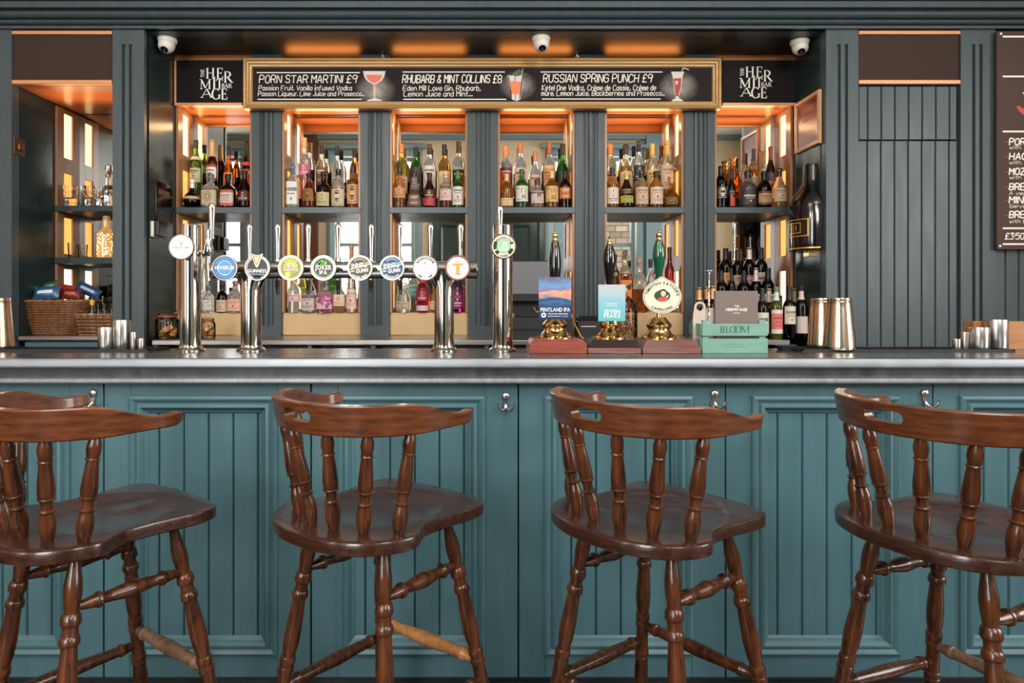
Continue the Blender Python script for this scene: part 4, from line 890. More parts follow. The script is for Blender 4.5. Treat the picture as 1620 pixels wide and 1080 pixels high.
# left font with a side tap
x = WX(301.5, DT)
lf = thing('beer_font', 'single chrome beer column at the left with white cider badge and side tap', 'beer tap', (x, DT, TOP))
ct = WZ(357.5, DT) - TOP
c = chrome_col(lf, 0, TOP + ct); MB().lathe([(.0375, 0), (.036, .003), (.03, .003), (.03, .001)], 30, M=T(0, 0, ct)).build('top_cap', CHROME, c)
put(lf, WX(289.5, 2.44) - x, -.06, WZ(391, 2.44) - TOP, b_addle(.0475)); MB().between((WX(289.5, 2.44) - x, -.06, WZ(391, 2.44) - TOP), (0, 0, WZ(391, 2.44) - TOP), [(.01, 0), (.01, 1)]).build('badge_arm', CHROME, lf)
xt = WX(330, DT) - x; z = WZ(397, DT) - TOP
MB().between((.03, 0, z - .005), (xt, .0, z), [(.012, 0), (.008, .25), (.008, .7), (.013, .8), (.013, 1)]).between((xt, 0, z - .02), (xt, 0, z + .045), [(.013, 0), (.017, .2), (.017, .55), (.013, .7), (.0125, 1)]).lathe([(.0, -.03), (.012, -.028), (.014, -.02), (.010, -.012)], 14, M=T(xt - .012, 0, z + .01)).build('tap_body', CHROME, lf)
MB().between((xt, 0, z - .02), (xt + .002, .0, WZ(444, DT) - TOP), [(.009, 0), (.0085, .5), (.006, .97), (.006, 1)]).build('spout', CHROME, lf)
MB().lathe([(.0125, 0), (.0125, .035)], 16, M=T(xt + .004, 0, z + .045)).build('collar', CHROME, lf)
handle(lf, xt + .012, 0, WZ(378, DT) - TOP, WZ(321, DT) - TOP, .0155)
# right font
x = WX(795.5, DT)
rf = thing('beer_font', 'single chrome beer column right of the long tower with green and cream badge', 'beer tap', (x, DT, TOP))
c = chrome_col(rf, 0, WZ(357.5, DT)); ct = WZ(357.5, DT) - TOP
MB().lathe([(.0375, 0), (.036, .003), (.001, .004)], 30, M=T(0, 0, ct)).build('top_cap', CHROME, c)
put(rf, WX(796.5, 2.43) - x, -.07, WZ(390, 2.43) - TOP, b_brook(.0475)); MB().between((0, -.07, WZ(390, 2.43) - TOP), (0, 0, WZ(390, 2.43) - TOP), [(.01, 0), (.01, 1)]).build('badge_arm', CHROME, rf)
MB().between((-.012, .03, ct - .06), (-.012, .1, ct - .05), [(.011, 0), (.011, 1)]).lathe([(.012, 0), (.0125, .03), (.010, .05)], 14, M=T(-.012, .1, ct - .075)).build('tap_body', CHROME, rf)
handle(rf, WX(791, 2.6) - x, .1, ct - .03, WZ(325.5, 2.6) - TOP, .0145)
# ------------------------------------------------------------------ hand pumps
ROSE = wood('reddish mahogany', '#6b2f26', '#8f4a3c', .35, 9, (1, 9, 9), .3); DKM = wood('dark mahogany', '#1d1210', '#33211d', .25, 9, (1, 9, 9), .5); PKM = wood('pinkish worn mahogany', '#7d5f58', '#643833', .35, 7, (1, 9, 9), .3)
def pump(label, px0, px1, cx, base_m, step_m, py_t0, py_t1, hz0, hz1, hm, ballr, brass):
    D0, D1 = 2.375, 2.56; x0, x1 = WX(px0, D0), WX(px1, D0); xm = WX(cx, 2.47)
    r = thing('hand_pump', label, 'hand pump', (xm, 2.47, TOP), 0, 'wooden based brass hand pumps')
    a, b = x0 - xm, x1 - xm; y0, y1 = D0 - 2.47, D1 - 2.47
    zf = WZ(py_t0, D0) - TOP; zt_ = WZ(py_t1, D0 + .03) - TOP
    MB().box(a, b, y0, y1, 0, zf).build('base', base_m, r, bev=.002)
    MB().prism([(a + .002, zf), (b - .002, zf), (b - .016, zt_), (a + .016, zt_)], y0 + .004, y1 - .004, 'y').prism([(a + .002, zf - .001), (b - .002, zf - .001), (b - .002, zf), (a + .002, zf)], y0, y1, 'y').build('stepped_top', step_m, r, bev=.003)
    pf = [(q, zt_ + z) for q, z in brass]
    MB().lathe(pf, 32).build('brass_bell', BRASS, r, smooth=40)
    zl = zt_ + brass[-1][1]
    MB().lathe([(.009, zl - .01), (.009, hz0 - TOP)], 14).build('lever', BRASS, r)
    h0, h1 = hz0 - TOP, hz1 - TOP; h = h1 - h0
    MB().lathe([(.0105, h0), (.0125, h0 + .12 * h), (.018, h0 + .35 * h), (.0232, h0 + .58 * h), (.0238, h0 + .68 * h), (.021, h0 + .84 * h), (.0155, h0 + .96 * h), (.0135, h1)], 28).build('pump_handle', hm, r)
    MB().lathe([(.014, h1), (.0145, h1 + .004), (.009, h1 + .008), (.0085, h1 + .012), (.011, h1 + .014)] + [(ballr * sin(pi * t_ / 12), h1 + .013 + ballr - ballr * cos(pi * t_ / 12)) for t_ in range(2, 12)] + [(.003, h1 + .0135 + 2 * ballr), (.004, h1 + .02 + 2 * ballr), (.0005, h1 + .023 + 2 * ballr)], 20).build('finial', BRASS, r)
    return r
EB = mat('glossy black handle', '#0b0b0d', .1, coat=.6); EG = mat('glossy green handle', '#0b4a33', .14, coat=.6)
BELL = [(.068, 0), (.068, .005), (.06, .009), (.05, .018), (.041, .03), (.0395, .036), (.041, .04), (.046, .046), (.047, .052), (.043, .058), (.034, .068), (.024, .08)]
BALL = [(.064, 0), (.064, .005), (.05, .01), (.04, .02), (.03, .032), (.028, .037), (.033, .043), (.037, .055), (.0365, .066), (.03, .078), (.018, .086)]
p1 = pump('hand pump with black handle and sunset landscape pump clip on reddish base', 838, 928.5, 878, ROSE, ROSE, 543, 536, WZ(482, 2.47), WZ(383, 2.47), EB, .0115, BELL)
p2 = pump('hand pump with black handle and pale turquoise pump clip on dark base', 930, 1014.5, 964, PKM, DKM, 550, 536.5, WZ(455, 2.47), WZ(389, 2.47), EB, .0075, BALL)
p3 = pump('hand pump with green handle and oval cream pump clip', 1017, 1109, 1042.5, PKM, PKM, 550, 537, WZ(442, 2.47), WZ(382, 2.47), EG, .0115, BELL)
def clip_mat(name, stops, z0, z1, noise):
    m, t, b = nodes(name); tc = t.nodes.new('ShaderNodeTexCoord'); sp = t.nodes.new('ShaderNodeSeparateXYZ'); t.links.new(tc.outputs['Object'], sp.inputs[0])
    mp = t.nodes.new('ShaderNodeMapping'); mp.inputs['Scale'].default_value = (14, 14, 40); t.links.new(tc.outputs['Object'], mp.inputs[0])
    nz = t.nodes.new('ShaderNodeTexNoise'); nz.inputs['Scale'].default_value = 1; nz.inputs['Detail'].default_value = 4; nz.inputs['Distortion'].default_value = .8; t.links.new(mp.outputs[0], nz.inputs['Vector'])
    mr = t.nodes.new('ShaderNodeMapRange'); mr.inputs['From Min'].default_value = z0; mr.inputs['From Max'].default_value = z1; t.links.new(sp.outputs['Z'], mr.inputs[0])
    ad = t.nodes.new('ShaderNodeMath'); ad.operation = 'MULTIPLY_ADD'; ad.inputs[1].default_value = noise; t.links.new(nz.outputs['Fac'], ad.inputs[0]); t.links.new(mr.outputs[0], ad.inputs[2])
    sb = t.nodes.new('ShaderNodeMath'); sb.operation = 'SUBTRACT'; sb.inputs[1].default_value = noise / 2; t.links.new(ad.outputs[0], sb.inputs[0])
    rp = t.nodes.new('ShaderNodeValToRGB'); el = rp.color_ramp.elements
    while len(el) < len(stops): el.new(.5)
    for e, (p, c) in zip(el, stops): e.position = p; e.color = (*lin(c), 1)
    t.links.new(sb.outputs[0], rp.inputs[0]); t.links.new(rp.outputs[0], b.inputs['Base Color']); b.inputs['Roughness'].default_value = .3; return m
def clip(p, px0, px1, py0, py1, m):
    D = 2.40; ox = p.location.x; x0, x1, z0, z1 = WX(px0, D) - ox, WX(px1, D) - ox, WZ(py1, D) - TOP, WZ(py0, D) - TOP
    c = MB().box(x0, x1, D - 2.47, D - 2.47 + .008, z0, z1).build('pump_clip', m, p, bev=.001)
    MB().box(-.01, .01, D - 2.465, -.004, (z0 + z1) / 2 - .015, (z0 + z1) / 2 + .015).build('clip_bracket', BRASS, p)
    return c, (x0 + x1) / 2, z0, z1 - z0, x1 - x0, D - 2.4712
za, zb = WZ(505, 2.4) - TOP, WZ(438, 2.4) - TOP
c, cx, z0, h, w, y = clip(p1, 852.5, 904, 438, 505, clip_mat('painted sunset clip', [(0, '#1d2f57'), (.3, '#27406b'), (.42, '#3c638c'), (.47, '#20305a'), (.52, '#5f86ad'), (.56, '#d9806a'), (.64, '#e8a088'), (.70, '#7b6f92'), (.78, '#5b8fc0'), (.92, '#6a6d8c'), (1, '#4d5a7e')], za, zb, .34))
mb = MB(); sans(mb, 'PENTLAND IPA', cx, z0 + .185 * h, .0145, w * .92, .01, 0, y); sans(mb, 'STEWART BREWING', cx + .01, z0 + .115 * h, .005, w * .62, .01, 0, y); sans(mb, 'REFRESHINGLY PALE', cx + .01, z0 + .06 * h, .004, w * .62, 0, 0, y)
mb.v = [(a, min(b, y), c_) for a, b, c_ in mb.v]; k = MB(); ringp(k, .004, .009, 0, 360, 0, 0, 18); mb.add([(a + cx - .042, y, b_ + z0 + .1 * h) for a, _, b_ in k.v], k.f); mb.build('clip_lettering', INKW, c, smooth=0, fix=False)
za, zb = WZ(508, 2.4) - TOP, WZ(450, 2.4) - TOP
c, cx, z0, h, w, y = clip(p2, 946.5, 989.5, 450, 508, clip_mat('turquoise gradient clip', [(0, '#5aa9b3'), (.35, '#6db0bb'), (.6, '#85b0bd'), (.8, '#a3b3bb'), (1, '#a9b0b4')], za, zb, .15))
mb = MB(); sans(mb, 'SEVEN', cx, z0 + .215 * h, .0145, w * .60, .012, 0, y); sans(mb, 'PEAKS', cx, z0 + .10 * h, .0145, w * .62, .012, 0, y); sans(mb, 'MOBBERLEY', cx, z0 + .46 * h, .005, w * .48, 0, 0, y); mb.ribbon([(cx - .02, z0 + .42 * h), (cx + .02, z0 + .42 * h)], .0012, 0, T(0, y, 0)); mb.build('clip_lettering', INKW, c, smooth=0, fix=False)
# oval cream clip
D = 2.40; ox = p3.location.x; cx, cz = WX(1047.5, D) - ox, WZ(469, D) - TOP; rx, rz = 31 * D / F, 27 * D / F
def oval(k, top=True):
    pts = []
    for q in range(64):
        a = 2 * pi * q / 64; x, z = rx * cos(a), rz * sin(a)
        if top: z += .012 * math.exp(-((a - pi / 2) / .26) ** 2)
        pts.append((cx + x * k, cz + z * k))
    return pts
c = MB().prism(oval(1.0), D - 2.47, D - 2.462, 'y').build('pump_clip', bK, p3, bev=.001)
mb = MB().poly(oval(.985), -.0004, 0).poly(oval(.93), -.0008, 1).poly(oval(.905), -.0012, 0)
mb.poly([(cx + .028 * cos(a) * 1.05, cz + .003 + .021 * sin(a)) for a in [2 * pi * q / 32 for q in range(32)]], -.0016, 2)
mb.poly([(cx + .004 + .0095 * cos(a), cz + .012 + .0115 * sin(a)) for a in [2 * pi * q / 20 for q in range(20)]], -.002, 3).ribbon([(cx - .007, cz + .021), (cx + .004, cz + .025), (cx + .014, cz + .020)], .006, 4, T(0, -.0022, 0))
mb.poly([(cx - .022, cz - .012), (cx - .008, cz - .002), (cx + .006, cz + .001), (cx + .02, cz - .006), (cx + .022, cz - .013), (cx + .008, cz - .018), (cx - .01, cz - .018)], -.002, 5).ribbon([(cx + .014, cz - .004), (cx + .022, cz + .004)], .006, 3, T(0, -.0024, 0))
for tx, a0, fl in (('TIMOTHY', .73, False), ("TAYLOR'S", -.77, False), ('LANDLORD', 0, True)):
    k = MB(); sans(k, tx, 0, 0, .0094, None, .035, 6, 0, arc=(0, 0, .0465 if not fl else .0555), flip=fl)
    out = []
    for x, y_, z in k.v:
        co, si = cos(a0), sin(a0); x, z = x * co - z * si, x * si + z * co; out.append((cx + x * rx / rz * .97, -.002, cz + z * .94 + .001))
    mb.add(out, k.f, 6)
mb.v = [(x, y_ + D - 2.47, z) for x, y_, z in mb.v]; mb.build('clip_print', [bCR, pm('deep green line', '#1d3a2a'), pm('deep green', '#23402f'), pm('skin', '#c9b39a'), bK, pm('brick red', '#b5483c'), pm('green black', '#16261d')], c, smooth=0, fix=False)
MB().box(-.01, .01, D - 2.462, -.004, cz - .015, cz + .015).build('clip_bracket', BRASS, p3)
# ------------------------------------------------------------------ crate, menu, opener, spoon
MINT = mat('mint green painted wood', '#6b9385', .5, vary=.08, vscale=5, vstretch=(2, 8, 8), bump=.1, bscale=30)
D = 2.40; x0, x1 = WX(1110.5, D), WX(1214, D); W = x1 - x0; xc = (x0 + x1) / 2; DPT = .145
cr = thing('wooden_crate', 'mint green slatted crate with dark lettering on the bar top', 'crate', (xc, D + DPT / 2, TOP))
z1, z2, z3 = WZ(535.5, D) - TOP, WZ(531, D) - TOP, WZ(512, D) - TOP; hd_ = DPT / 2
for a, b in ((0, z1), (z2, z3)):
    for s in (-1, 1):
        MB().box(-W / 2, W / 2, s * hd_ - .004, s * hd_ + .004, a, b).build('front_slat' if s < 0 else 'rear_slat', MINT, cr, bev=.001)
        MB().box(s * W / 2 - .004, s * W / 2 + .004, -hd_ + .0045, hd_ - .0045, a, b).build('end_slat', MINT, cr, bev=.001)
for sx in (-1, 1):
    for sy in (-1, 1): MB().box(sx * (W / 2 - .016) - .0115, sx * (W / 2 - .016) + .0115, sy * (hd_ - .012) - .0075, sy * (hd_ - .012) + .0075, 0, z3 + .014).build('corner_post', MINT, cr, bev=.001)
MB().box(-W / 2 + .004, W / 2 - .004, -hd_ + .005, hd_ - .005, .0, .006).build('crate_floor', MINT, cr)
mb = MB(); u = D / F; zl = WZ(526, D) - TOP; hl = 10.2 * u; bx = -W / 2
for ch, a, b in (('B', 27.5, 35.5), ('L', 36.5, 44), ('O', 43, 55), ('O', 50, 62), ('M', 60, 75.5)): serif(mb, ch, bx + a * u + .0, zl, hl, (b - a) * u, .12, .05)
mb.v = [(x, -hd_ - .0045, z) for x, y, z in mb.v]; mb.build('crate_lettering', pm('dark slate', '#27404a'), cr, smooth=0, fix=False)
mb = MB(); sans(mb, 'pale drinks', 0, WZ(545, D) - TOP, .005, .05, .0, 0, -hd_ - .0045); sans(mb, 'LONDON DRY GIN', 0, WZ(549.5, D) - TOP, .0045, .08, .0, 0, -hd_ - .0045); mb.build('crate_small_print', pm('faint green', '#4d8a78'), cr, smooth=0, fix=False)
D = 2.455; mn = thing('menu_book', 'grey brown menu book standing in the mint green crate', 'menu', ((WX(1131.5, D) + WX(1199, D)) / 2, D, TOP + .007))
w = (WX(1199, D) - WX(1131.5, D)) / 2; h = WZ(460, D) - TOP - .007
MB().box(-w, w, 0, .004, 0, h).box(-w, w, .012, .016, 0, h).box(-w, -w + .004, .004, .012, 0, h).build('cover', mat('grey brown menu cloth', '#6a5f5b', .6, bump=.1, bscale=150), mn, bev=.001)
MB().box(-w + .004, w - .004, .004, .012, .003, h - .003).build('pages', PAPER, mn)
mb = MB(); sans(mb, 'HERMITAGE', 0, h - .075, .011, .080, .012); sans(mb, 'THE', 0, h - .060, .007, .019, .008); mb.ribbon([(-.013, h - .083), (.013, h - .083)], .0015)
mb.v = [(x, -.0006, z) for x, y, z in mb.v]; mb.build('cover_lettering', INKW, mn, smooth=0, fix=False)
D = 2.455; op = thing('paddle_tag', 'pale wooden paddle with a round hole standing in the crate', 'paddle', (WX(1107.5, D), D, TOP + .007)); ph = WZ(476.5, D) - TOP - .007
ou = [(-.026, 0), (.026, 0), (.026, ph - .055)] + [(.021 * cos(a), ph - .021 + .021 * sin(a)) for a in [pi * k / 12 for k in range(13)]] + [(-.026, ph - .055)]
inn = [(.013 * cos(a), ph - .022 + .013 * sin(a)) for a in [2 * pi * k / 26 for k in range(26)]]
b = bmesh.new(); eo = []
for ring_ in (ou, inn):
    vv = [b.verts.new((x, 0, z)) for x, z in ring_]; eo += [b.edges.new((vv[i], vv[(i + 1) % len(vv)])) for i in range(len(vv))]
bmesh.ops.triangle_fill(b, use_beauty=True, edges=eo); g = bmesh.ops.extrude_face_region(b, geom=b.faces[:]); bmesh.ops.translate(b, vec=(0, .005, 0), verts=[q for q in g['geom'] if isinstance(q, bmesh.types.BMVert)])
bmesh.ops.recalc_face_normals(b, faces=b.faces); me = bpy.data.meshes.new('paddle'); b.to_mesh(me); b.free(); me.materials.append(mat('pale beech', '#b9aaa0', .55)); o = bpy.data.objects.new('paddle', me); COL.objects.link(o); o.parent = op
D = 2.44; xs_ = WX(1121, D); zt_ = WZ(429, D)
bs = thing('bar_spoon', 'twisted steel bar spoon with flat top standing in the crate', 'bar spoon', (xs_, D, TOP + .008)); L_ = zt_ - TOP - .008
mb = MB()
for ph_ in (0, pi): mb.tube([(.0022 * cos(q * .9 + ph_), .0022 * sin(q * .9 + ph_), L_ * q / 60) for q in range(61)], .0026, 6)
mb.build('twisted_stem', mat('pinkish steel', '#cfc0b6', .25, metal=1), bs); MB().lathe([(.001, L_), (.016, L_ + .001), (.016, L_ + .003), (.001, L_ + .004)], 20).build('muddler_disc', STEEL, bs)
lf_ = thing('leaflet', 'pale pink leaflet leaning behind the paddle in the crate', 'leaflet', (WX(1126, 2.475), 2.475, TOP + .007)); MB().box(-.02, .02, 0, .0015, 0, WZ(490, 2.475) - TOP).build('sheet', mat('pale pink card', '#c9b4b0', .6), lf_)
# ------------------------------------------------------------------ mats, shakers, jiggers
def bmat(label, px0, px1, d0, d1):
    x0, x1 = WX(px0, d0), WX(px1, d0)
    mb = MB().box(x0, x1, d0, d1, TOP, TOP + .004)
    mb.box(x0, x1, d0, d0 + .008, TOP + .004, TOP + .010).box(x0, x1, d1 - .008, d1, TOP + .004, TOP + .010).box(x0, x0 + .008, d0, d1, TOP + .004, TOP + .010).box(x1 - .008, x1, d0, d1, TOP + .004, TOP + .010)
    n = int((x1 - x0) / .02)
    for k in range(1, n): mb.box(x0 + k * .02 - .003, x0 + k * .02 + .003, d0 + .008, d1 - .008, TOP + .004, TOP + .007)
    return tag(mb.build('bar_mat', RUBBER, smooth=0), label, 'bar mat', 'rubber bar mats')
bmat('black rubber bar mat under the steel jiggers on the left', -60, 236, 2.455, 2.62); bmat('black rubber bar mat under the copper shakers on the right', 1268, 1606, 2.455, 2.62)
MZ = TOP + .0072
def shaker(label, px, D, h, r0, r1, m):
    r = thing('shaker_tin', label, 'cocktail shaker', (WX(px, D), D, MZ), 0, 'cocktail shaker tins')
    MB().lathe([(r0 * .96, 0), (r0, .003), (r0 * 1.0, .012)] + [(r0 + (r1 - r0) * t_ / 6, .012 + (h - .02) * t_ / 6) for t_ in range(1, 7)] + [(r1 + .001, h - .004), (r1 - .0005, h), (r1 - .004, h - .002)], 36).build('tin', m, r)
    MB().lathe([(r1 + .0008, h - .016), (r1 + .0016, h - .014), (r1 + .0008, h - .012)], 36, cap=False).build('rim_bead', m, r)
    return r
s1 = WZ(471.5, 2.52) - MZ; s2 = WZ(471.5, 2.49) - MZ
shaker('coppered shaker tin, the left of the pair on the right mat', 1301, 2.605, s1, .054, .042, COPSTEEL); shaker('steel shaker tin in front, the right of the pair on the right mat', 1327.5, 2.49, s2, .058, .041, mat('warm steel', '#cbb9a6', .2, metal=1, vary=.1, vscale=5))
shaker('coppered shaker tin cut by the left picture edge', -4, 2.53, s1, .056, .042, COPSTEEL)
def jig(label, px0, px1, pyt, D, solid=True):
    x = (WX(px0, D) + WX(px1, D)) / 2; rr = (WX(px1, D) - WX(px0, D)) / 2; h = WZ(pyt, D) - MZ
    r = MB().lathe([(rr * .97, 0), (rr, .002), (rr, h - .002), (rr * .985, h), (rr * .93, h - .001), (rr * .92, h - .02), (rr * .9, .01), (.001, .008)], 30)
    return tag(r.build('jigger', STEEL, loc=(x, D, MZ)), label, 'measure', 'steel spirit measures')
jig('steel measure, the second tallest of the left group', 156, 177.5, 517.5, 2.5); jig('tallest steel measure of the left group', 179.5, 205.5, 506, 2.52); jig('narrow steel measure, third from left of the left group', 206, 216.5, 525.5, 2.51); jig('shortest steel measure, right end of the left group', 218, 228.5, 535.5, 2.5)
jig('shortest steel measure, left end of the right group', 1507.5, 1519, 536, 2.5); jig('narrow steel measure, second from left of the right group', 1520, 1532.5, 525, 2.51); jig('wide steel measure beside the tallest in the right group', 1533.5, 1563, 517.5, 2.5); jig('tallest steel measure of the right group by the wooden box', 1559.5, 1592, 505.5, 2.57)
wb = thing('wooden_box', 'orange brown wooden box behind the right steel measures', 'box', (WX(1600, 2.75), 2.75, TOP - .04))
wb.location = (WX(1600, 2.585), 2.60, TOP)
OAK = wood('orange brown board', '#8a5a34', '#a9713f', .45, 6, (1, 8, 8), .1); a, b = WX(1541, 2.6) - wb.location.x, WX(1680, 2.6) - wb.location.x; h = WZ(508.5, 2.6) - TOP
for y in (0, .05): MB().box(a, b, y, y + .008, 0, h).build('side_board', OAK, wb, bev=.001)
MB().box(a, a + .008, .0085, .0495, 0, h).build('end_board', OAK, wb); MB().box(b - .008, b, .0085, .0495, 0, h).build('end_board', OAK, wb); MB().box(a + .008, b - .008, .0085, .0495, 0, .006).build('base_board', OAK, wb)
da = thing('ash_dish', 'small dark square dish between the crate and the shakers', 'dish', (WX(1243, 2.55), 2.55, TOP)); MB().lathe([(.03, 0), (.042, .018), (.044, .02), (.036, .02), (.028, .008), (.001, .007)], 8).build('dish', mat('dark glass dish', '#2c3438', .15), da, smooth=0)
# ------------------------------------------------------------------ glass and bottles
def glassmat(name, col, rough=.03, ior=1.42):
    return mat('glass ' + name, col, rough, trans=1, ior=ior)
_GM = {}
def bglass(gc, lc, fill):
    """bottle glass with drink up to the fill height"""
    k = (gc, lc, round(fill, 2))
    if k in _GM: return _GM[k]
    m, t, b = nodes('bottle glass'); I = b.inputs
    I['Roughness'].default_value = .03; I['IOR'].default_value = 1.34; I['Transmission Weight'].default_value = .80
    if not lc: I['Base Color'].default_value = (*lin(gc), 1)
    else:
        tc = t.nodes.new('ShaderNodeTexCoord'); sp = t.nodes.new('ShaderNodeSeparateXYZ'); t.links.new(tc.outputs['Generated'], sp.inputs[0])
        gt = t.nodes.new('ShaderNodeMath'); gt.operation = 'GREATER_THAN'; gt.inputs[1].default_value = fill; t.links.new(sp.outputs['Z'], gt.inputs[0])
        mx = t.nodes.new('ShaderNodeMix'); mx.data_type = 'RGBA'; t.links.new(gt.outputs[0], mx.inputs[0])
        mx.inputs[6].default_value = (*lin(lc), 1); mx.inputs[7].default_value = (*lin(gc), 1); t.links.new(mx.outputs[2], I['Base Color'])
    _GM[k] = m; return m
PROF = {  # (r / half width, z / height)
 'std': [(.90, 0), (.98, .012), (1, .03), (1, .56), (.985, .6), (.9, .65), (.72, .70), (.5, .745), (.39, .79), (.355, .84), (.35, .93), (.42, .935), (.42, .965), (.36, .97), (.36, 1)],
 'tall': [(.90, 0), (.98, .012), (1, .03), (1, .60), (.97, .64), (.8, .69), (.55, .73), (.42, .77), (.37, .83), (.35, .95), (.41, .955), (.41, .98), (.36, 1)],
 'wine': [(.9, 0), (.98, .01), (1, .03), (1, .60), (.97, .64), (.85, .685), (.62, .725), (.45, .765), (.385, .81), (.37, .96), (.41, .962), (.41, .985), (.36, 1)],
 'squat': [(.9, 0), (.98, .015), (1, .04), (1, .50), (.97, .55), (.86, .61), (.64, .66), (.43, .70), (.37, .74), (.36, .88), (.43, .885), (.43, .92), (.37, 1)],
 'round': [(.5, 0), (.68, .02), (.9, .1), (1, .22), (.97, .33), (.82, .44), (.55, .53), (.32, .60), (.27, .66), (.26, .86), (.32, .87), (.32, .93), (.27, 1)],
 'cone': [(.95, 0), (1, .02), (.99, .06), (.9, .2), (.74, .38), (.56, .54), (.42, .66), (.35, .75), (.33, .93), (.39, .935), (.39, .97), (.33, 1)],
 'onion': [(.85, 0), (.95, .02), (1, .06), (.98, .3), (.93, .44), (.8, .56), (.58, .66), (.42, .73), (.35, .8), (.33, .93), (.42, .94), (.42, .97), (.35, 1)],
 'decanter': [(.75, 0), (.85, .02), (1, .16), (1, .38), (.92, .52), (.72, .64), (.48, .73), (.36, .79), (.34, .88), (.42, .93), (.5, .96), (.48, 1)],
 'bulge': [(.82, 0), (.92, .02), (.95, .08), (.93, .3), (.98, .46), (1, .52), (.95, .58), (.75, .65), (.5, .71), (.38, .76), (.36, .9), (.42, .905), (.42, .95), (.36, 1)],
}
def words_row(rn, v, h, u0, u1):
    """a row of tiny illegible print"""
    out = []; u = u0
    while u < u1 - .05:
        w = min(rn.uniform(.06, .2), u1 - u); out.append(('r', u, u + w, v, v + h, 1)); u += w + .05
    return out
def art(kind, rn):
    if kind == 'lines': return words_row(rn, .74, .09, -.62, .62) + words_row(rn, .62, .05, -.4, .4) + [('e', 0, .42, .12, .09, 2)] + words_row(rn, .24, .04, -.55, .55) + words_row(rn, .15, .04, -.4, .4)
    if kind == 'oval': return [('e', 0, .56, .62, .36, 1), ('e', 0, .56, .5, .29, 0), ('e', 0, .56, .42, .25, 1), ('e', 0, .56, .14, .12, 0)] + words_row(rn, .07, .05, -.6, .6)
    if kind == 'band': return [('r', -1, 1, .84, 1, 2), ('r', -1, 1, 0, .18, 2)] + words_row(rn, .6, .09, -.6, .6) + words_row(rn, .46, .05, -.45, .45) + words_row(rn, .32, .04, -.5, .5)
    if kind == 'mark': return [('d', 0, .64, .26, .24, 1), ('d', 0, .64, .12, .11, 0)] + words_row(rn, .26, .07, -.6, .6) + words_row(rn, .14, .04, -.45, .45)
    if kind == 'big': return words_row(rn, .58, .16, -.7, .7) + words_row(rn, .44, .05, -.5, .5) + [('e', 0, .24, .1, .07, 1)]
    if kind == 'dots': return [('d', rn.uniform(-.95, .95), rn.uniform(.05, .95), .05, .05, 1) for _ in range(34)]
    if kind == 'slash': return [('p', [(-1, .18), (-1, .42), (1, .92), (1, .62)], 1)]
    if kind == 'pink': return [('e', rn.uniform(-.9, .9), rn.uniform(.08, .92), .13, .09, rn.choice((1, 2, 2))) for _ in range(36)]
    if kind.startswith('kanji'): return [('t', kind[5:], 1)] + words_row(rn, .1, .04, -.8, -.2) + words_row(rn, .8, .05, -.8, -.3)
    return []
ALC = ['first', 'second', 'third', 'fourth', 'fifth', 'sixth']
REG = []
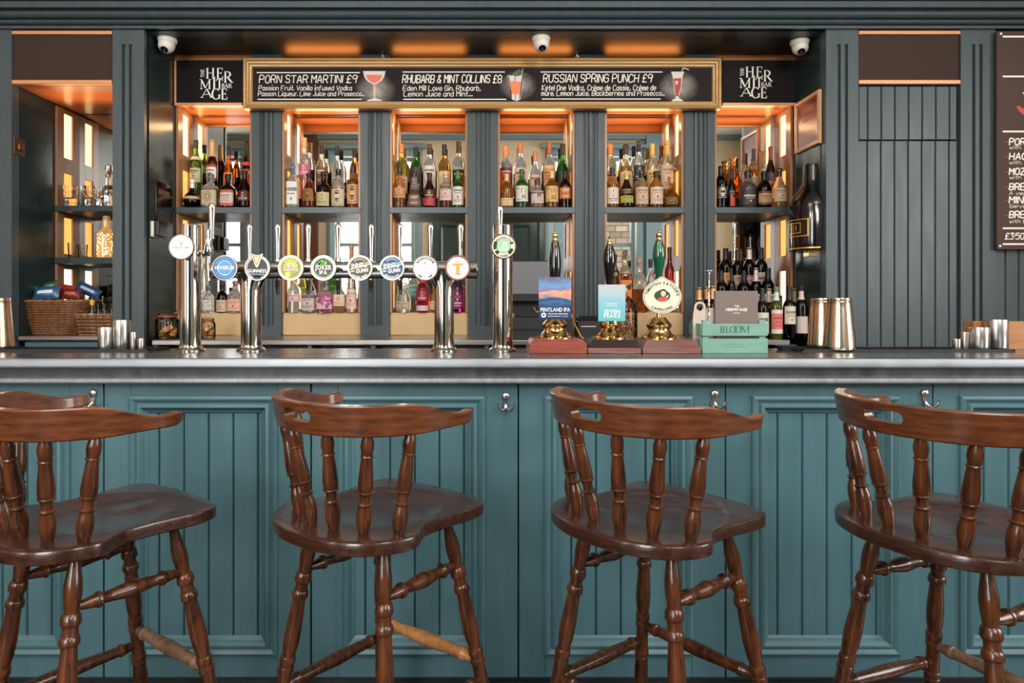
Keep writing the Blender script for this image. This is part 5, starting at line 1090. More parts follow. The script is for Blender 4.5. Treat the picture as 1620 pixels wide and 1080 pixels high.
def bottle(px, yt, w, D, zb, shape, gc, lc, fill, desc, where, group, lab=None, cap=None, ex=2.0, flat=1.0, neck=None, band=None, name='spirit_bottle', cat='bottle'):
    """lab: (z0, z1, colour, art, ink, accent, half angle); cap: (colour, length share, gloss); sizes from the photo at depth D"""
    x = WX(px, D); H = WZ(yt, D) - zb; r = w * D / F / 2
    for q, nm in enumerate(ALC):
        if where and nm in where: a, b = BAYS[q]; x = min(max(x, WX(a, DB) + .0185 + r), WX(b, DB) - .0185 - r)
    for qx, qy, qz, qr, qh in REG:
        dd = math.hypot(x - qx, D - qy)
        if dd < r + qr + .0015 and zb < qz + qh and qz < zb + H: r = max(.55 * r, dd - qr - .0015)
    REG.append((x, D, zb, r, H))
    t = thing(name, desc + (', ' + where if where else ''), cat, (x, D, zb), 0, group)
    pr = [(a * r, z * H) for a, z in PROF[shape]]
    capl = cap[1] if cap else 0
    body = MB().lathe(pr, 26, sy=flat, ex=ex)
    body.build('glass_body', bglass(gc, lc, fill), t, smooth=50)
    def rad(z):
        for (a, b), (c, d) in zip(pr, pr[1:]):
            if b <= z <= d and d > b: return a + (c - a) * (z - b) / (d - b)
        return pr[-1][0]
    if cap:
        z0 = H * (1 - capl); n = 6
        cp = [(rad(z0) + .0012, z0)] + [(max(rad(z0 + (H - z0) * k / n), rad(H) * .98) + .0013, z0 + (H - z0) * k / n) for k in range(1, n)] + [(rad(H) + .0012, H), (rad(H) * .9, H + .0015), (.0005, H + .002)]
        MB().lathe(cp, 18, cap=False).build('cap', mat('cap ' + cap[0], cap[0], cap[2] if len(cap) > 2 else .4, metal=.2), t, smooth=45)
    if neck:
        z0, z1, c = neck; n = 4
        MB().lathe([(rad(H * (z0 + (z1 - z0) * k / n)) + .0009, H * (z0 + (z1 - z0) * k / n)) for k in range(n + 1)], 20, cap=False).build('neck_label', mat('label ' + c, c, .55), t, smooth=45)
    for lb in ([lab] if lab and not isinstance(lab, list) else lab or []):
        z0, z1, c, kind, ink, acc, ha = list(lb) + [None, None, None, None, '#22201f', '#a33a30', 68][len(lb):]
        def on(u, v, lift=.0011):
            z = H * (z0 + (z1 - z0) * v); rr = rad(z); a = radians(-90 + ha * u); c_, q = cos(a), sin(a)
            if ex != 2.0: g = (abs(c_) ** ex + abs(q) ** ex) ** (-1 / ex); c_ *= g; q *= g
            return ((rr + lift) * c_, (rr + lift) * q * flat, z)
        mb = MB(); nt, nz = 16, 3
        mb.add([on(-1 + 2 * k / nt, i / nz) for i in range(nz + 1) for k in range(nt + 1)], [(i * (nt + 1) + k, i * (nt + 1) + k + 1, (i + 1) * (nt + 1) + k + 1, (i + 1) * (nt + 1) + k) for i in range(nz) for k in range(nt)], 0)
        lift = .0013
        for sh in art(kind, random.Random(desc)):
            lift += .00004
            if sh[0] == 'r':
                n = max(1, int((sh[2] - sh[1]) / .14)); pts = [on(sh[1] + (sh[2] - sh[1]) * k / n, v, lift) for v in sh[3:5] for k in range(n + 1)]
                mb.add(pts, [(k, k + 1, n + 2 + k, n + 1 + k) for k in range(n)], sh[5])
            elif sh[0] in 'ed':
                n = 22 if sh[0] == 'e' else 4; pts = [on(sh[1], sh[2], lift)] + [on(sh[1] + sh[3] * cos(2 * pi * k / n), sh[2] + sh[4] * sin(2 * pi * k / n), lift) for k in range(n)]
                mb.add(pts, [(0, 1 + k, 1 + (k + 1) % n) for k in range(n)], sh[5])
            elif sh[0] == 'p':
                p4 = sh[1]; n = 12; pts = [on(p4[e][0] + (p4[e2][0] - p4[e][0]) * k / n, p4[e][1] + (p4[e2][1] - p4[e][1]) * k / n, lift) for e, e2 in ((0, 3), (1, 2)) for k in range(n + 1)]
                mb.add(pts, [(k, k + 1, n + 2 + k, n + 1 + k) for k in range(n)], sh[2])
            else:
                tx = sh[1]; hv = .86 / len(tx)
                for q, ch in enumerate(tx):
                    vs, fs, w = glyph(ch, .01)
                    if vs:
                        x0_, x1_ = min(p[0] for p in vs), max(p[0] for p in vs); y0_, y1_ = min(p[1] for p in vs), max(p[1] for p in vs)
                        mb.add([on(.18 + ((p[0] - x0_) / (x1_ - x0_) - .5) * .62, .93 - hv * (q + 1) + hv * .06 + (p[1] - y0_) / (y1_ - y0_) * hv * .86, lift) for p in vs], fs, 1)
        mb.build('label', [mat('label ' + c, c, .55), mat('label ' + ink, ink, .5), mat('label ' + acc, acc, .5)], t, smooth=45)
    return t
CLR, AMB, DAMB, GRN, OLV, DK, BRN = '#eef2ee', '#d98a3a', '#8f4a1c', '#3f8a3a', '#8f9a30', '#15100e', '#4a2412'
CRM, WHT, TAN, PNK, KRAFT, BLK = '#d8c8a8', '#e2ddd4', '#c39a6a', '#d3a8a0', '#b98a58', '#1e1c1c'
DR, DFT = 4.372, 4.262                                # rear and front row
ZR = SH1 + .0755
def rear(i, rows):
    for px, yt, w, sh, gc, lc, fl, desc, kw in rows:
        bottle(px, yt, w * .97, DR, ZR, sh, gc, lc, fl, desc, 'rear row, %s alcove from left' % ALC[i], 'bottles on the upper shelf of the %s alcove' % ALC[i], **kw)
def front(i, rows):
    for px, yt, w, sh, gc, lc, fl, desc, kw in rows:
        bottle(px, yt, w, DFT, SH1 + .0005, sh, gc, lc, fl, desc, 'front row, %s alcove from left' % ALC[i], 'bottles on the upper shelf of the %s alcove' % ALC[i], **kw)
def kw(lab=None, cap=None, **k): return dict(lab=lab, cap=cap, **k)
rear(0, [(310, 222, 19, 'tall', '#9db040', '#7d9030', .7, 'olive green vermouth bottle with pale label', kw((.28, .52, '#b7b48e', 'lines'), ('#20301c', .14), neck=(.66, .72, '#c9c6a0'))),
 (335.5, 222, 17.5, 'tall', '#7a1f22', '#4a1014', .75, 'dark red bottle with white label and gold capsule', kw([(.3, .58, WHT, 'band', '#2a2422', '#a33a30'), (.05, .2, '#b23a34', 'plain')], ('#d9a860', .28))),
 (362, 232, 18, 'onion', '#c8641e', '#a84a14', .8, 'amber bottle with orange label and dark cap', kw((.22, .5, '#c9783a', 'mark', '#5a1f16'), ('#1c1a1a', .16), neck=(.66, .74, '#c05a2a'))),
 (391, 222, 17, 'tall', '#3a1410', '#22100c', .8, 'slim dark bottle with red collar', kw((.25, .5, '#9c3a30', 'lines', '#e2ddd4'), ('#231a1a', .3), neck=(.56, .62, '#c44a34')))])
front(0, [(304, 284, 27, 'round', '#2a2018', '#191210', .9, 'squat round dark flask with gold band', kw([(.30, .40, '#c2a070', 'plain', '#22201f', '#a33a30', 80)], ('#e6dccb', .30))),
 (333, 275, 24, 'squat', CLR, '#cdbf9c', .55, 'square clear bottle with cream label and dark stopper', kw((.08, .50, '#b7a684', 'oval', '#8a7a5c', '#a33a30', 60), ('#2a1214', .24), ex=4.5)),
 (361, 276, 21, 'squat', '#38180e', '#23100a', .9, 'square brown bottle with white label and red script', kw((.06, .52, '#bdb4a8', 'band', '#a33a30', '#b8502e', 60), ('#26201c', .2), ex=4.5)),
 (389, 271, 23, 'onion', '#5c1216', '#35090c', .9, 'deep red liqueur bottle with pale monogram', kw((.18, .45, '#4a1014', 'mark', '#d8c8b8'), ('#241a1c', .2)))])
rear(1, [(482, 218, 18, 'tall', '#efd8cf', '#e0a598', .5, 'clear bottle with pink label and pink drink', kw((.38, .56, '#b86a80', 'mark', '#f0dcd8'), ('#d9a060', .16))),
 (509, 230, 18, 'std', '#e6d6b8', '#c98a4a', .6, 'clear bottle with brown label and dark stopper', kw((.28, .58, '#6a4a38', 'lines', '#d8c8a8'), ('#2c1a14', .16))),
 (533.5, 231, 18, 'std', CLR, '#e2e6e0', .6, 'clear glass bottle with tall black stopper', kw((.2, .4, '#c9c5ba', 'lines'), ('#1c1a1c', .18))),
 (561, 235, 17, 'std', '#dba860', '#b8702c', .7, 'amber bottle with dark stopper and narrow label', kw((.25, .5, '#a8763e', 'lines'), ('#2a2022', .18)))])
front(1, [(461, 261, 18, 'std', CLR, '#e6eae6', .6, 'square clear bottle with white patterned label and teal stopper', kw((.08, .60, '#d6d4cb', 'big', '#4a5048'), ('#2a5058', .22), ex=5)),
 (489, 275, 22, 'onion', '#9c5a24', '#8a4718', .8, 'amber rum bottle with round black label', kw((.2, .56, '#8f5a28', 'oval', '#1e1a1a', '#e2ddd4', 52), ('#2a1c14', .16))),
 (512, 272, 23, 'squat', '#3c3418', '#241c0e', .9, 'dark olive rum bottle with square cream label', kw((.05, .42, '#b7a878', 'mark', '#5a4a28', '#a33a30', 58), ('#241a12', .18))),
 (535, 268, 21, 'std', '#e9dcc4', '#cfb48a', .5, 'clear bottle with cream label and black crest', kw((.06, .48, '#c9b694', 'oval', '#26221f'), ('#1c1c1e', .16))),
 (561, 264, 19, 'std', '#d9a066', '#b5692a', .7, 'amber bottle with peach label and black oval', kw((.1, .56, '#cf9a6a', 'oval', '#1e1a1c'), ('#3a3c40', .16)))])
rear(2, [(636, 228, 19, 'tall', '#d9c864', '#c9ae48', .7, 'yellow bottle with copper cap', kw((.1, .4, CRM, 'lines'), ('#b5763e', .16))),
 (658, 233, 20, 'std', GRN, '#3a7a2c', .7, 'green bottle with dark plum label', kw((.12, .60, '#3a2a36', 'mark', '#b9a6a0'), ('#1c1c1c', .18))),
 (679.5, 229, 21, 'std', CLR, '#e9e2d4', .6, 'clear bottle with white lettered label and brown cap', kw((.2, .6, '#cfc4b8', 'lines'), ('#3a1f18', .18))),
 (703, 229, 20, 'tall', '#d9a848', '#c08a30', .6, 'golden bottle with black capsule', kw((.15, .5, '#d6bb8a', 'mark', '#7a5a2c'), ('#26221c', .2))),
 (725.5, 224, 20, 'tall', CLR, '#d8d0b8', .4, 'clear bottle with black label and copper topped capsule', kw((.14, .5, '#2a2624', 'lines', '#c9a878'), ('#4a2c1c', .2)))])
front(2, [(628, 266, 19, 'std', '#d9a47a', '#b8764a', .6, 'copper tinted bottle with dark emblem', kw((.25, .5, '#c08a60', 'mark', '#241c1a'), ('#2a2826', .18))),
 (655.5, 271, 24, 'cone', '#dccfc0', '#a07a62', .5, 'wide shouldered bottle with grey brown label', kw((.06, .36, '#6a5650', 'lines', '#d8c8b8'), ('#2c2a28', .16))),
 (679.5, 274, 20, 'onion', '#6a2c14', '#47180c', .8, 'dark whisky bottle with red band label', kw([(.06, .28, '#a8343c', 'plain'), (.30, .52, '#4a2018', 'mark', '#d8c8b8')], ('#2a1c16', .2))),
 (705, 271, 20, 'squat', '#e2c9b0', '#8a5032', .35, 'clear bottle with large pale pink label', kw((.20, .62, '#cbb0a4', 'lines', '#6a5a58'), ('#c9a890', .18))),
 (724.5, 272, 19, 'std', '#4a9a44', '#3a6a2a', .7, 'green necked bottle with white label', kw((.08, .58, '#cdc6be', 'lines', '#3a3a3a'), ('#3f7f4a', .2)))])
rear(3, [(800, 231, 21, 'std', CLR, '#e6d8c8', .5, 'clear bottle with dark red label', kw((.22, .58, '#6a2c30', 'lines', '#d8b8a8'), ('#c08050', .2))),
 (823, 226, 20, 'tall', CLR, '#e6dcc6', .5, 'clear bottle with cream label and orange cap', kw((.12, .54, '#cdb08a', 'lines'), ('#b8683a', .18))),
 (846.7, 240, 21, 'onion', CLR, '#e2d2bc', .5, 'short clear bottle with copper cap', kw((.14, .5, '#c7a688', 'lines'), ('#b87a50', .2))),
 (869, 225, 20, 'tall', CLR, '#e6c8a0', .5, 'clear bottle with tan label and copper capsule', kw((.22, .58, '#c48a5a', 'band', '#5a2c1c', '#d8a878'), ('#a8603a', .22))),
 (890, 228, 20, 'onion', '#3f8f3a', '#2f6a2a', .7, 'green whisky bottle with dark green label', kw((.15, .5, '#24402a', 'mark', '#a8985a'), ('#2a2a22', .2)))])
front(3, [(800.7, 276, 21, 'std', '#e0a84a', '#c0782a', .75, 'amber bottle with low cream label', kw((.06, .28, '#cdb48a', 'lines', '#8a7048'), ('#c9a070', .2))),
 (825.5, 268, 20, 'std', '#4f9a52', '#3f7a3c', .7, 'green bottle with white brush lettered label', kw((.16, .56, '#cfc9bc', 'kanji白州', '#1c1c1c'), ('#2f5a3a', .2))),
 (850, 284, 21, 'squat', '#e9dcd0', '#c8a890', .5, 'short clear bottle with pale brush lettered label', kw((.16, .58, '#c4b0a6', 'kanji響', '#4a4040'), ('#4a3c34', .2))),
 (873, 271, 21, 'std', '#d8a04c', '#b87830', .8, 'amber bottle with gold brush lettered label', kw((.16, .58, '#c9a468', 'kanji山崎', '#5a3a1c'), ('#d0a878', .2))),
 (898, 270, 19, 'std', '#4a2416', '#33160c', .8, 'dark brown bottle with orange label', kw((.24, .54, '#b5683a', 'lines', '#e2c8a0'), ('#1e1a1c', .22)))])
rear(4, [(966, 228, 20, 'tall', '#f0e2c8', '#d8a868', .5, 'clear bottle with tan label and orange cap', kw((.12, .5, '#c49a6a', 'lines'), ('#d07a34', .18))),
 (990, 229, 22, 'onion', '#ecd4ac', '#d09c58', .6, 'pale amber bottle with cream label and dark cap', kw((.16, .5, '#c9b08a', 'oval', '#7a6244'), ('#3a2c22', .18))),
 (1010, 224, 20, 'std', CLR, '#e8dcc8', .5, 'clear bottle with black arched label', kw((.3, .58, '#2c2828', 'mark', '#c9b8a0'), ('#1a1818', .18))),
 (1032, 228, 20, 'tall', '#f2e2bc', '#dcae64', .5, 'clear bottle with mustard label and gold cap', kw((.18, .52, '#c9a45a', 'lines', '#4a3a1c'), ('#d8a85a', .2))),
 (1054.5, 223, 22, 'std', '#f0dcb4', '#e0b878', .5, 'clear bottle with large pale label and gold capsule', kw((.16, .58, '#cbb198', 'lines', '#8a705a'), ('#d09a50', .24)))])
front(4, [(968, 266, 20, 'std', '#e6b070', '#c98040', .6, 'amber bottle with white label and blue stopper', kw((.1, .5, '#cfc2b0', 'mark', '#3a4258'), ('#2a3448', .2))),
 (991, 274, 22, 'onion', '#54401c', '#3a2a10', .8, 'dark bottle with olive yellow band', kw([(.14, .34, '#9c9a3a', 'lines', '#3a3818'), (.4, .54, '#3c3620', 'lines', '#c9b88a')], ('#c9a878', .18))),
 (1015, 271, 21, 'std', '#e6c8a0', '#c08a58', .6, 'clear bottle with beige label and dark stopper', kw((.1, .56, '#c0a288', 'lines', '#7a6250'), ('#241c1c', .18))),
 (1038, 271, 21, 'std', '#dc9a58', '#a85828', .6, 'amber bottle with broad pinkish label and dark stopper', kw((.1, .56, '#cdb09c', 'lines', '#8a6a58'), ('#2a201e', .18))),
 (1064, 280, 23, 'round', '#cf9440', '#9c6420', .8, 'short ribbed amber bottle with beaded shoulders', kw((.1, .34, '#5a4018', 'dots', '#d8b068', '#a33a30', 75), ('#c09458', .2)))])
rear(5, [(1159, 248, 27, 'decanter', '#e0904a', '#c86a28', .8, 'amber decanter with wide flared lip', kw(None, None, flat=.62)),
 (1178, 243, 17, 'tall', '#e8c8a0', '#c07a3c', .5, 'clear bottle with dark red capsule', kw((.2, .5, '#b89a78', 'lines'), ('#5a2028', .24))),
 (1192, 236, 18, 'tall', '#e0b070', '#b8702c', .6, 'amber bottle with purple capsule', kw((.15, .45, '#a89078', 'mark'), ('#3c2438', .24))),
 (1205.5, 239, 18, 'tall', '#e6c090', '#c07c40', .5, 'clear bottle with copper and red capsule', kw((.2, .5, '#a8805a', 'lines'), ('#a8502e', .24))),
 (1219, 232, 21, 'onion', '#4a1c14', '#2c100c', .8, 'dark cognac bottle with red capsule and purple seal', kw((.25, .5, '#3c3048', 'mark', '#c9b078'), ('#7a2a30', .26)))])
front(5, [(1135.5, 263, 20, 'wine', '#191614', '#0e0c0b', .9, 'black bottle with round white label', kw((.22, .5, '#211d1b', 'oval', '#cfc8b8', '#a33a30', 60), ('#17161a', .25))),
 (1157, 268, 24, 'onion', '#1c1512', '#100c0a', .9, 'black bottle with bright red label', kw([(.05, .28, '#b0302e', 'plain', '#22201f', '#a33a30', 34), (.32, .46, '#241a14', 'lines', '#c08a4a')], ('#16141a', .25))),
 (1183, 270, 26, 'bulge', '#b8b0a4', '#8a8078', .7, 'smoky clear bottle with dark label', kw((.1, .42, '#3a3634', 'big', '#c9c4bc'), ('#2a2826', .2))),
 (1209, 271, 24, 'bulge', '#3c1c10', '#26100a', .8, 'dark brown bottle with tan shield label', kw((.08, .44, '#b08a60', 'band', '#3a281c', '#5a3a20'), ('#1c1a1e', .24))),
 (1236, 267, 23, 'onion', '#ecd2a8', '#d0a066', .5, 'clear bottle with pale tan label', kw((.16, .5, '#b39a7c', 'lines', '#5a4838'), ('#2c2224', .2)))])
# gins on the beige ledge
ZL = LED1 + .0005; DL = 4.29
def ledge(i, rows):
    for px, yt, w, sh, gc, lc, fl, desc, kw_ in rows:
        d = kw_.pop('D', DL); bottle(px, yt, w, d, ZL, sh, gc, lc, fl, desc, 'beige ledge, %s alcove from left' % ALC[i], 'bottles on the beige ledge of the %s alcove' % ALC[i], **kw_)
ledge(0, [(321.5, 408, 15, 'tall', CLR, '#e8eef0', .6, 'slim clear bottle', kw((.2, .4, '#cfcdc4', 'lines'), ('#c9c4b8', .1))),
 (330, 452, 24, 'squat', CLR, '#e2e6e0', .6, 'clear bottle with black splashed white label', kw((.1, .58, '#c7bcae', 'dots', '#2c2a2a'), ('#3a2c20', .2), ex=4.5, D=4.25)),
 (352, 447, 18.5, 'squat', '#2a140c', '#190c07', .9, 'small dark apothecary bottle with cream label', kw((.03, .42, '#c2ab8c', 'lines', '#6a5a48'), ('#1a1516', .22), D=4.25)),
 (372.5, 444, 22, 'squat', '#f2e2da', '#e6c4b4', .5, 'clear bottle with pink label', kw((.06, .42, '#d0a28c', 'lines', '#a0605a'), ('#8a2a3c', .2), ex=4.5, D=4.25))])
ledge(1, [(466, 436, 21, 'std', CLR, '#ecdfd6', .5, 'clear bottle with pinkish band label', kw((.30, .50, '#cdb0a6', 'lines', '#8a5a60'), ('#b98a5c', .2), D=4.25)),
 (489, 445, 22, 'squat', '#e6dcd8', '#d8c8c4', .6, 'frosted grey pink bottle with dark lettering', kw((.08, .6, '#b3a5a0', 'lines', '#3c3434'), ('#b8b0a8', .2), ex=4, D=4.25)),
 (514.5, 445, 26, 'squat', '#f2d6d6', '#d8909a', .5, 'square bottle with pink floral pattern', kw((.12, .62, '#c9a0a8', 'pink', '#7a3a5a', '#a83a72'), ('#2c2624', .2), ex=5, D=4.25)),
 (537, 442, 21, 'squat', '#f2e6d6', '#e0a878', .4, 'clear bottle with copper still emblem', kw((.2, .55, '#d0b8a0', 'mark', '#b06a3a'), ('#c09060', .2), ex=4, D=4.25)),
 (561.5, 387, 23, 'cone', '#f4e2da', '#e8c4b8', .55, 'tall pale pink conical bottle with copper stopper', kw((.06, .34, '#d3b4a8', 'lines', '#a08078'), ('#a86a44', .22), D=4.25)),
 (480, 428, 19, 'std', '#d8d860', '#c8c040', .7, 'yellow green bottle behind the front gins', kw((.35, .6, '#b8b04a', 'lines'), ('#c8b860', .2), D=4.375)),
 (525, 424, 19, 'std', '#5abf4a', '#4aa83a', .7, 'bright green bottle behind the front gins', kw((.35, .6, '#4a8a3c', 'lines'), ('#2f6a34', .2), D=4.375))])
ledge(2, [(638, 446, 24, 'decanter', CLR, '#e8e2d4', .5, 'clear round shouldered bottle with glass stopper', kw((.1, .36, '#b8a888', 'lines'), ('#d8d4cc', .16), D=4.25)),
 (655, 424, 21, 'std', '#e8e4d0', '#e0d8b8', .6, 'clear bottle with round teal label', kw((.36, .62, '#7aa8a0', 'oval', '#3a6a78'), ('#c9b48a', .2), D=4.375)),
 (668.5, 432, 20, 'std', '#d8506a', '#b82040', .8, 'red pink gin bottle with pale lower label', kw([(.05, .18, '#cdb0b4', 'plain'), (.3, .56, '#8a1c34', 'mark', '#e6d8d8')], ('#c0283a', .24), D=4.25)),
 (686, 444, 14, 'std', '#e0a040', '#c88428', .8, 'small amber bottle next to the pink gin', kw((.1, .35, '#cdb48a', 'lines'), ('#b08040', .2), D=4.25)),
 (724, 430, 20, 'std', '#a8246a', '#7a1450', .85, 'magenta gin bottle with white lettering', kw((.1, .56, '#7a1a4a', 'mark', '#e6d0dc'), ('#b09ab0', .2), D=4.25))])
ledge(4, [(973, 436, 15, 'std', '#e0a050', '#a86428', .8, 'short amber bottle with cream label', kw((.2, .5, '#b98a4a', 'lines'), ('#3a2a20', .2), D=4.25)),
 (989, 396, 24, 'std', '#f0d8b0', '#a84a18', .62, 'square whisky bottle with slanted black label', kw((.22, .52, '#c8702c', 'slash', '#1a1616', '#a33a30', 60), ('#2a2422', .14), ex=5, D=4.27)),
 (1012, 407, 22, 'squat', '#f2e6d2', '#b85a24', .42, 'clear square bottle half full of amber whisky', kw(None, ('#8a6a54', .18), ex=4.5, D=4.27)),
 (1029, 410, 16, 'std', CLR, '#dfe4e0', .5, 'clear bottle with black cap', kw((.2, .5, '#bdb4a8', 'lines'), ('#17181c', .16), D=4.3)),
 (1059, 391, 16, 'tall', '#d86a5a', '#b83a34', .8, 'pink red bottle with dark cap', kw((.2, .5, '#b85048', 'lines', '#e6c8b8'), ('#33222a', .2), D=4.3))])
# wines in the sixth alcove and on the counter
WG = 'wine bottles in and before the sixth alcove'
step = thing('bottle_riser', 'dark stepped riser holding the back rows of wine bottles', 'riser', (WX(1193, 4.2), 4.2, CT))
ws0, ws1 = WX(1131, DB) + .018 - step.location.x, WX(1256, DB) - .018 - step.location.x
MB().box(ws0, ws1, .12, .225, 0, .26).build('upper_step', DARK, step, bev=.002); MB().box(ws0, ws1, .01, .1195, 0, .13).build('lower_step', DARK, step, bev=.002)
def wine(px, yt, w, D, zb, gc, desc, lab, cap, neck=None): bottle(px, yt, w, D, zb, 'wine', gc, '#0c0807' if gc != '#8f9a3a' else '#7a8430', .75, desc, '', WG, lab, cap, neck=neck, name='wine_bottle')
for px, yt, desc, lab, cap in ((1148, 392, 'dark wine bottle with orange label, top row of the wines, leftmost', (.12, .48, '#c98a5a', 'mark'), '#1c1a20'), (1167, 394, 'dark wine bottle with pale lettered label, top row of the wines, second', (.12, .44, '#b8a094', 'lines'), '#26262e'),
                               (1185.5, 391, 'wine bottle with white capsule and pink banded label, top row of the wines', (.12, .42, '#c9a09a', 'band', '#22201f', '#c06a68'), '#cfc4c0'), (1204.5, 391, 'dark wine bottle with big white label, top row of the wines, rightmost', (.12, .48, '#cbbcae', 'big'), '#1e1c24')):
    wine(px, yt + 1, 20, 4.365, CT + .2605, '#1a1210', desc, lab, (cap, .24))
for px, yt, desc, cap in ((1140.5, 428, 'dark wine bottle in the middle row, leftmost, behind the menu', '#14131a'), (1157, 424, 'dark wine bottle in the middle row, second from left', '#1c2026'), (1177, 428, 'dark wine bottle in the middle row, third from left', '#1a1a1e'),
                          (1196, 424, 'dark wine bottle with white capsule in the middle row', '#cdc8c2'), (1215, 424, 'dark wine bottle in the middle row, rightmost by the lit panes', '#16151a')):
    wine(px, yt, 21, 4.258, CT + .1305, '#16110f', desc, (.15, .45, '#c0b4a6', 'lines'), (cap, .28))
DW = 3.86
for px, yt, desc, gc, lab, cap, nk, dd in ((1206, 456, 'dark wine bottle with white lettered label on the counter, right beside the menu', '#3a3c1c', (.10, .52, '#c9c4be', 'big'), ('#26262a', .26), None, DW),
                                   (1228, 454, 'green wine bottle with pink and white label on the counter', '#8f9a3a', (.10, .56, '#c96a68', 'band', '#8a3a3c', '#cdc6c0'), ('#6a7a6a', .1), (.74, .9, '#c9cbc8'), DW),
                                   (1248.5, 453, 'dark wine bottle with square cream label on the counter', '#3a3818', (.28, .62, '#c7beae', 'big', '#6a6a5a'), ('#1c1a18', .26), None, DW),
                                   (1267.5, 452, 'dark wine bottle with white neck band, rightmost on the counter', '#1c1412', (.1, .42, '#bcaea8', 'plain'), ('#1c1a1e', .1), (.74, .9, '#c3b4ae'), DW + .02),
                                   (1216.5, 457, 'wine bottle with white capsule standing behind the pink labelled one', '#2a2a18', (.1, .4, '#c0b8b0', 'lines'), ('#cbb8b0', .27), None, DW + .1),
                                   (1256, 457, 'wine bottle with olive capsule behind the cream labelled one', '#1e1a14', (.1, .4, '#a89c8a', 'lines'), ('#7a6a44', .27), None, DW + .1),
                                   (1106, 455, 'wine bottle with gold capsule left of the crate spoon, leftmost', '#181412', (.1, .4, '#c9bfb4', 'lines'), ('#cf9a5c', .24), None, DW),
                                   (1118, 454, 'wine bottle with gold capsule behind the twisted spoon', '#181412', (.1, .4, '#c9bfb4', 'lines'), ('#c9924e', .24), None, DW + .09),
                                   (1128, 453, 'wine bottle with gold capsule half behind the menu, pale label', '#181412', (.1, .5, '#cdc5bd', 'plain'), ('#d8a868', .24), None, DW + .01)):
    wine(px, yt, 18.5, dd, CT + .0005, gc, desc, lab, cap, nk)
# ------------------------------------------------------------------ glassware and jars
CRY = glassmat('cut crystal', '#ffffff', .02, 1.5)
GLS, t, b = nodes('thin clear glassware')
lw = t.nodes.new('ShaderNodeLayerWeight'); lw.inputs[0].default_value = .22
gl = t.nodes.new('ShaderNodeBsdfGlossy'); gl.inputs['Roughness'].default_value = .03
tr = t.nodes.new('ShaderNodeBsdfTransparent'); tr.inputs[0].default_value = (.93, .92, .90, 1); mx = t.nodes.new('ShaderNodeMixShader')
t.links.new(lw.outputs['Fresnel'], mx.inputs[0]); t.links.new(tr.outputs[0], mx.inputs[1]); t.links.new(gl.outputs[0], mx.inputs[2]); t.links.new(mx.outputs[0], t.nodes['Material Output'].inputs[0])
def tumbler(label, px, D, zb, w, h, up=True, m=None, n=26, facet=False):
    r_ = w * D / F / 2; H = h * D / F
    t = thing('glass_tumbler', label, 'glass', (WX(px, D), D, zb), 0, 'glasses in the lit cabinet')
    pf = [(r_ * .8, 0), (r_ * .86, .003), (r_ * .95, H * .5), (r_, H), (r_ * .94, H), (r_ * .88, H * .5), (r_ * .76, .012), (.0005, .011)]
    if not up: pf = [(a, H - b) for a, b in pf]
    if facet:
        pf = [(r_ * .8, 0)] + [(r_ * (.84 + .16 * q / 8) * (1.03 if q % 2 else .97), .003 + (H - .003) * q / 8) for q in range(8)] + [(r_, H), (r_ * .92, H), (r_ * .8, H * .4), (.0005, H * .38)]
    MB().lathe(pf, 14 if facet else n).build('glass_wall', CRY if facet else (m or GLS), t, smooth=0 if facet else 40); return t
n0, n1 = NSH[0][1] + .0005, NSH[1][1] + .0005
tumbler('cut crystal tumbler on the top shelf of the left niche, leftmost', 111.5, 4.26, n0, 21, 34, facet=True)
tumbler('plain glass cup on the top shelf of the left niche, second', 128, 4.33, n0, 14, 36)
tumbler('cut crystal tumbler on the top shelf of the left niche, third', 142, 4.25, n0, 19, 32, facet=True); tumbler('cut crystal tumbler on the top shelf, beside the tall decanter', 158.5, 4.28, n0, 14, 31, facet=True)
tumbler('cut crystal tumbler at the back of the top shelf, behind the third', 146, 4.385, n0, 17, 33, facet=True)
t = thing('crystal_decanter', 'cut crystal decanter with stopper at right end of the top niche shelf', 'decanter', (WX(172, 4.26), 4.26, n0)); u = 4.26 / F
MB().lathe([(11 * u, 0), (12 * u, 4 * u), (12.5 * u, 16 * u), (10 * u, 26 * u), (4.5 * u, 34 * u), (3.8 * u, 46 * u), (5.5 * u, 49 * u)], 12).build('cut_body', CRY, t, smooth=0); MB().lathe([(3 * u, 47.5 * u), (3.4 * u, 51 * u), (5.6 * u, 57 * u), (5 * u, 65 * u), (.5 * u, 67 * u)], 8).build('stopper', CRY, t, smooth=0)
tumbler('glass goblet on the middle shelf of the left niche, left', 115, 4.27, n1, 14, 24); tumbler('glass goblet on the middle shelf of the left niche, right', 131, 4.3, n1, 14, 22)
for px, D in ((120, 4.27), (130, 4.3)):
    pass
t = thing('light_bottle', 'clear bottle filled with glowing fairy lights on the middle niche shelf', 'lamp', (WX(168.5, 4.27), 4.27, n1)); u = 4.27 / F
pr = [(a * 12.5 * u, z * 66 * u) for a, z in PROF['squat']]
MB().lathe(pr, 24, ex=3).build('glass_body', mat('frosted glowing glass', '#e8c890', .2, trans=.7, emit=.16, ecol='#ffb060'), t); 
rn = random.Random(3); mb = MB()
for k in range(90):
    a = rn.uniform(pi * .95, 2 * pi + .15); z = rn.uniform(4, 38) * u; q = 12.7 * u
    mb.lathe([(.0005, -.0035), (.003, -.002), (.003, .002), (.0005, .0035)], 6, M=T(q * cos(a) * 1.03, q * sin(a) * 1.03, z))
mb.build('fairy_lights', lamp_mat('fairy light', '#ffdc9a', 6), t)
MB().lathe([(4.6 * u, 60 * u), (4.6 * u, 66.5 * u), (.2 * u, 67 * u)], 14).build('stopper', mat('cork', '#b9895a', .7), t)
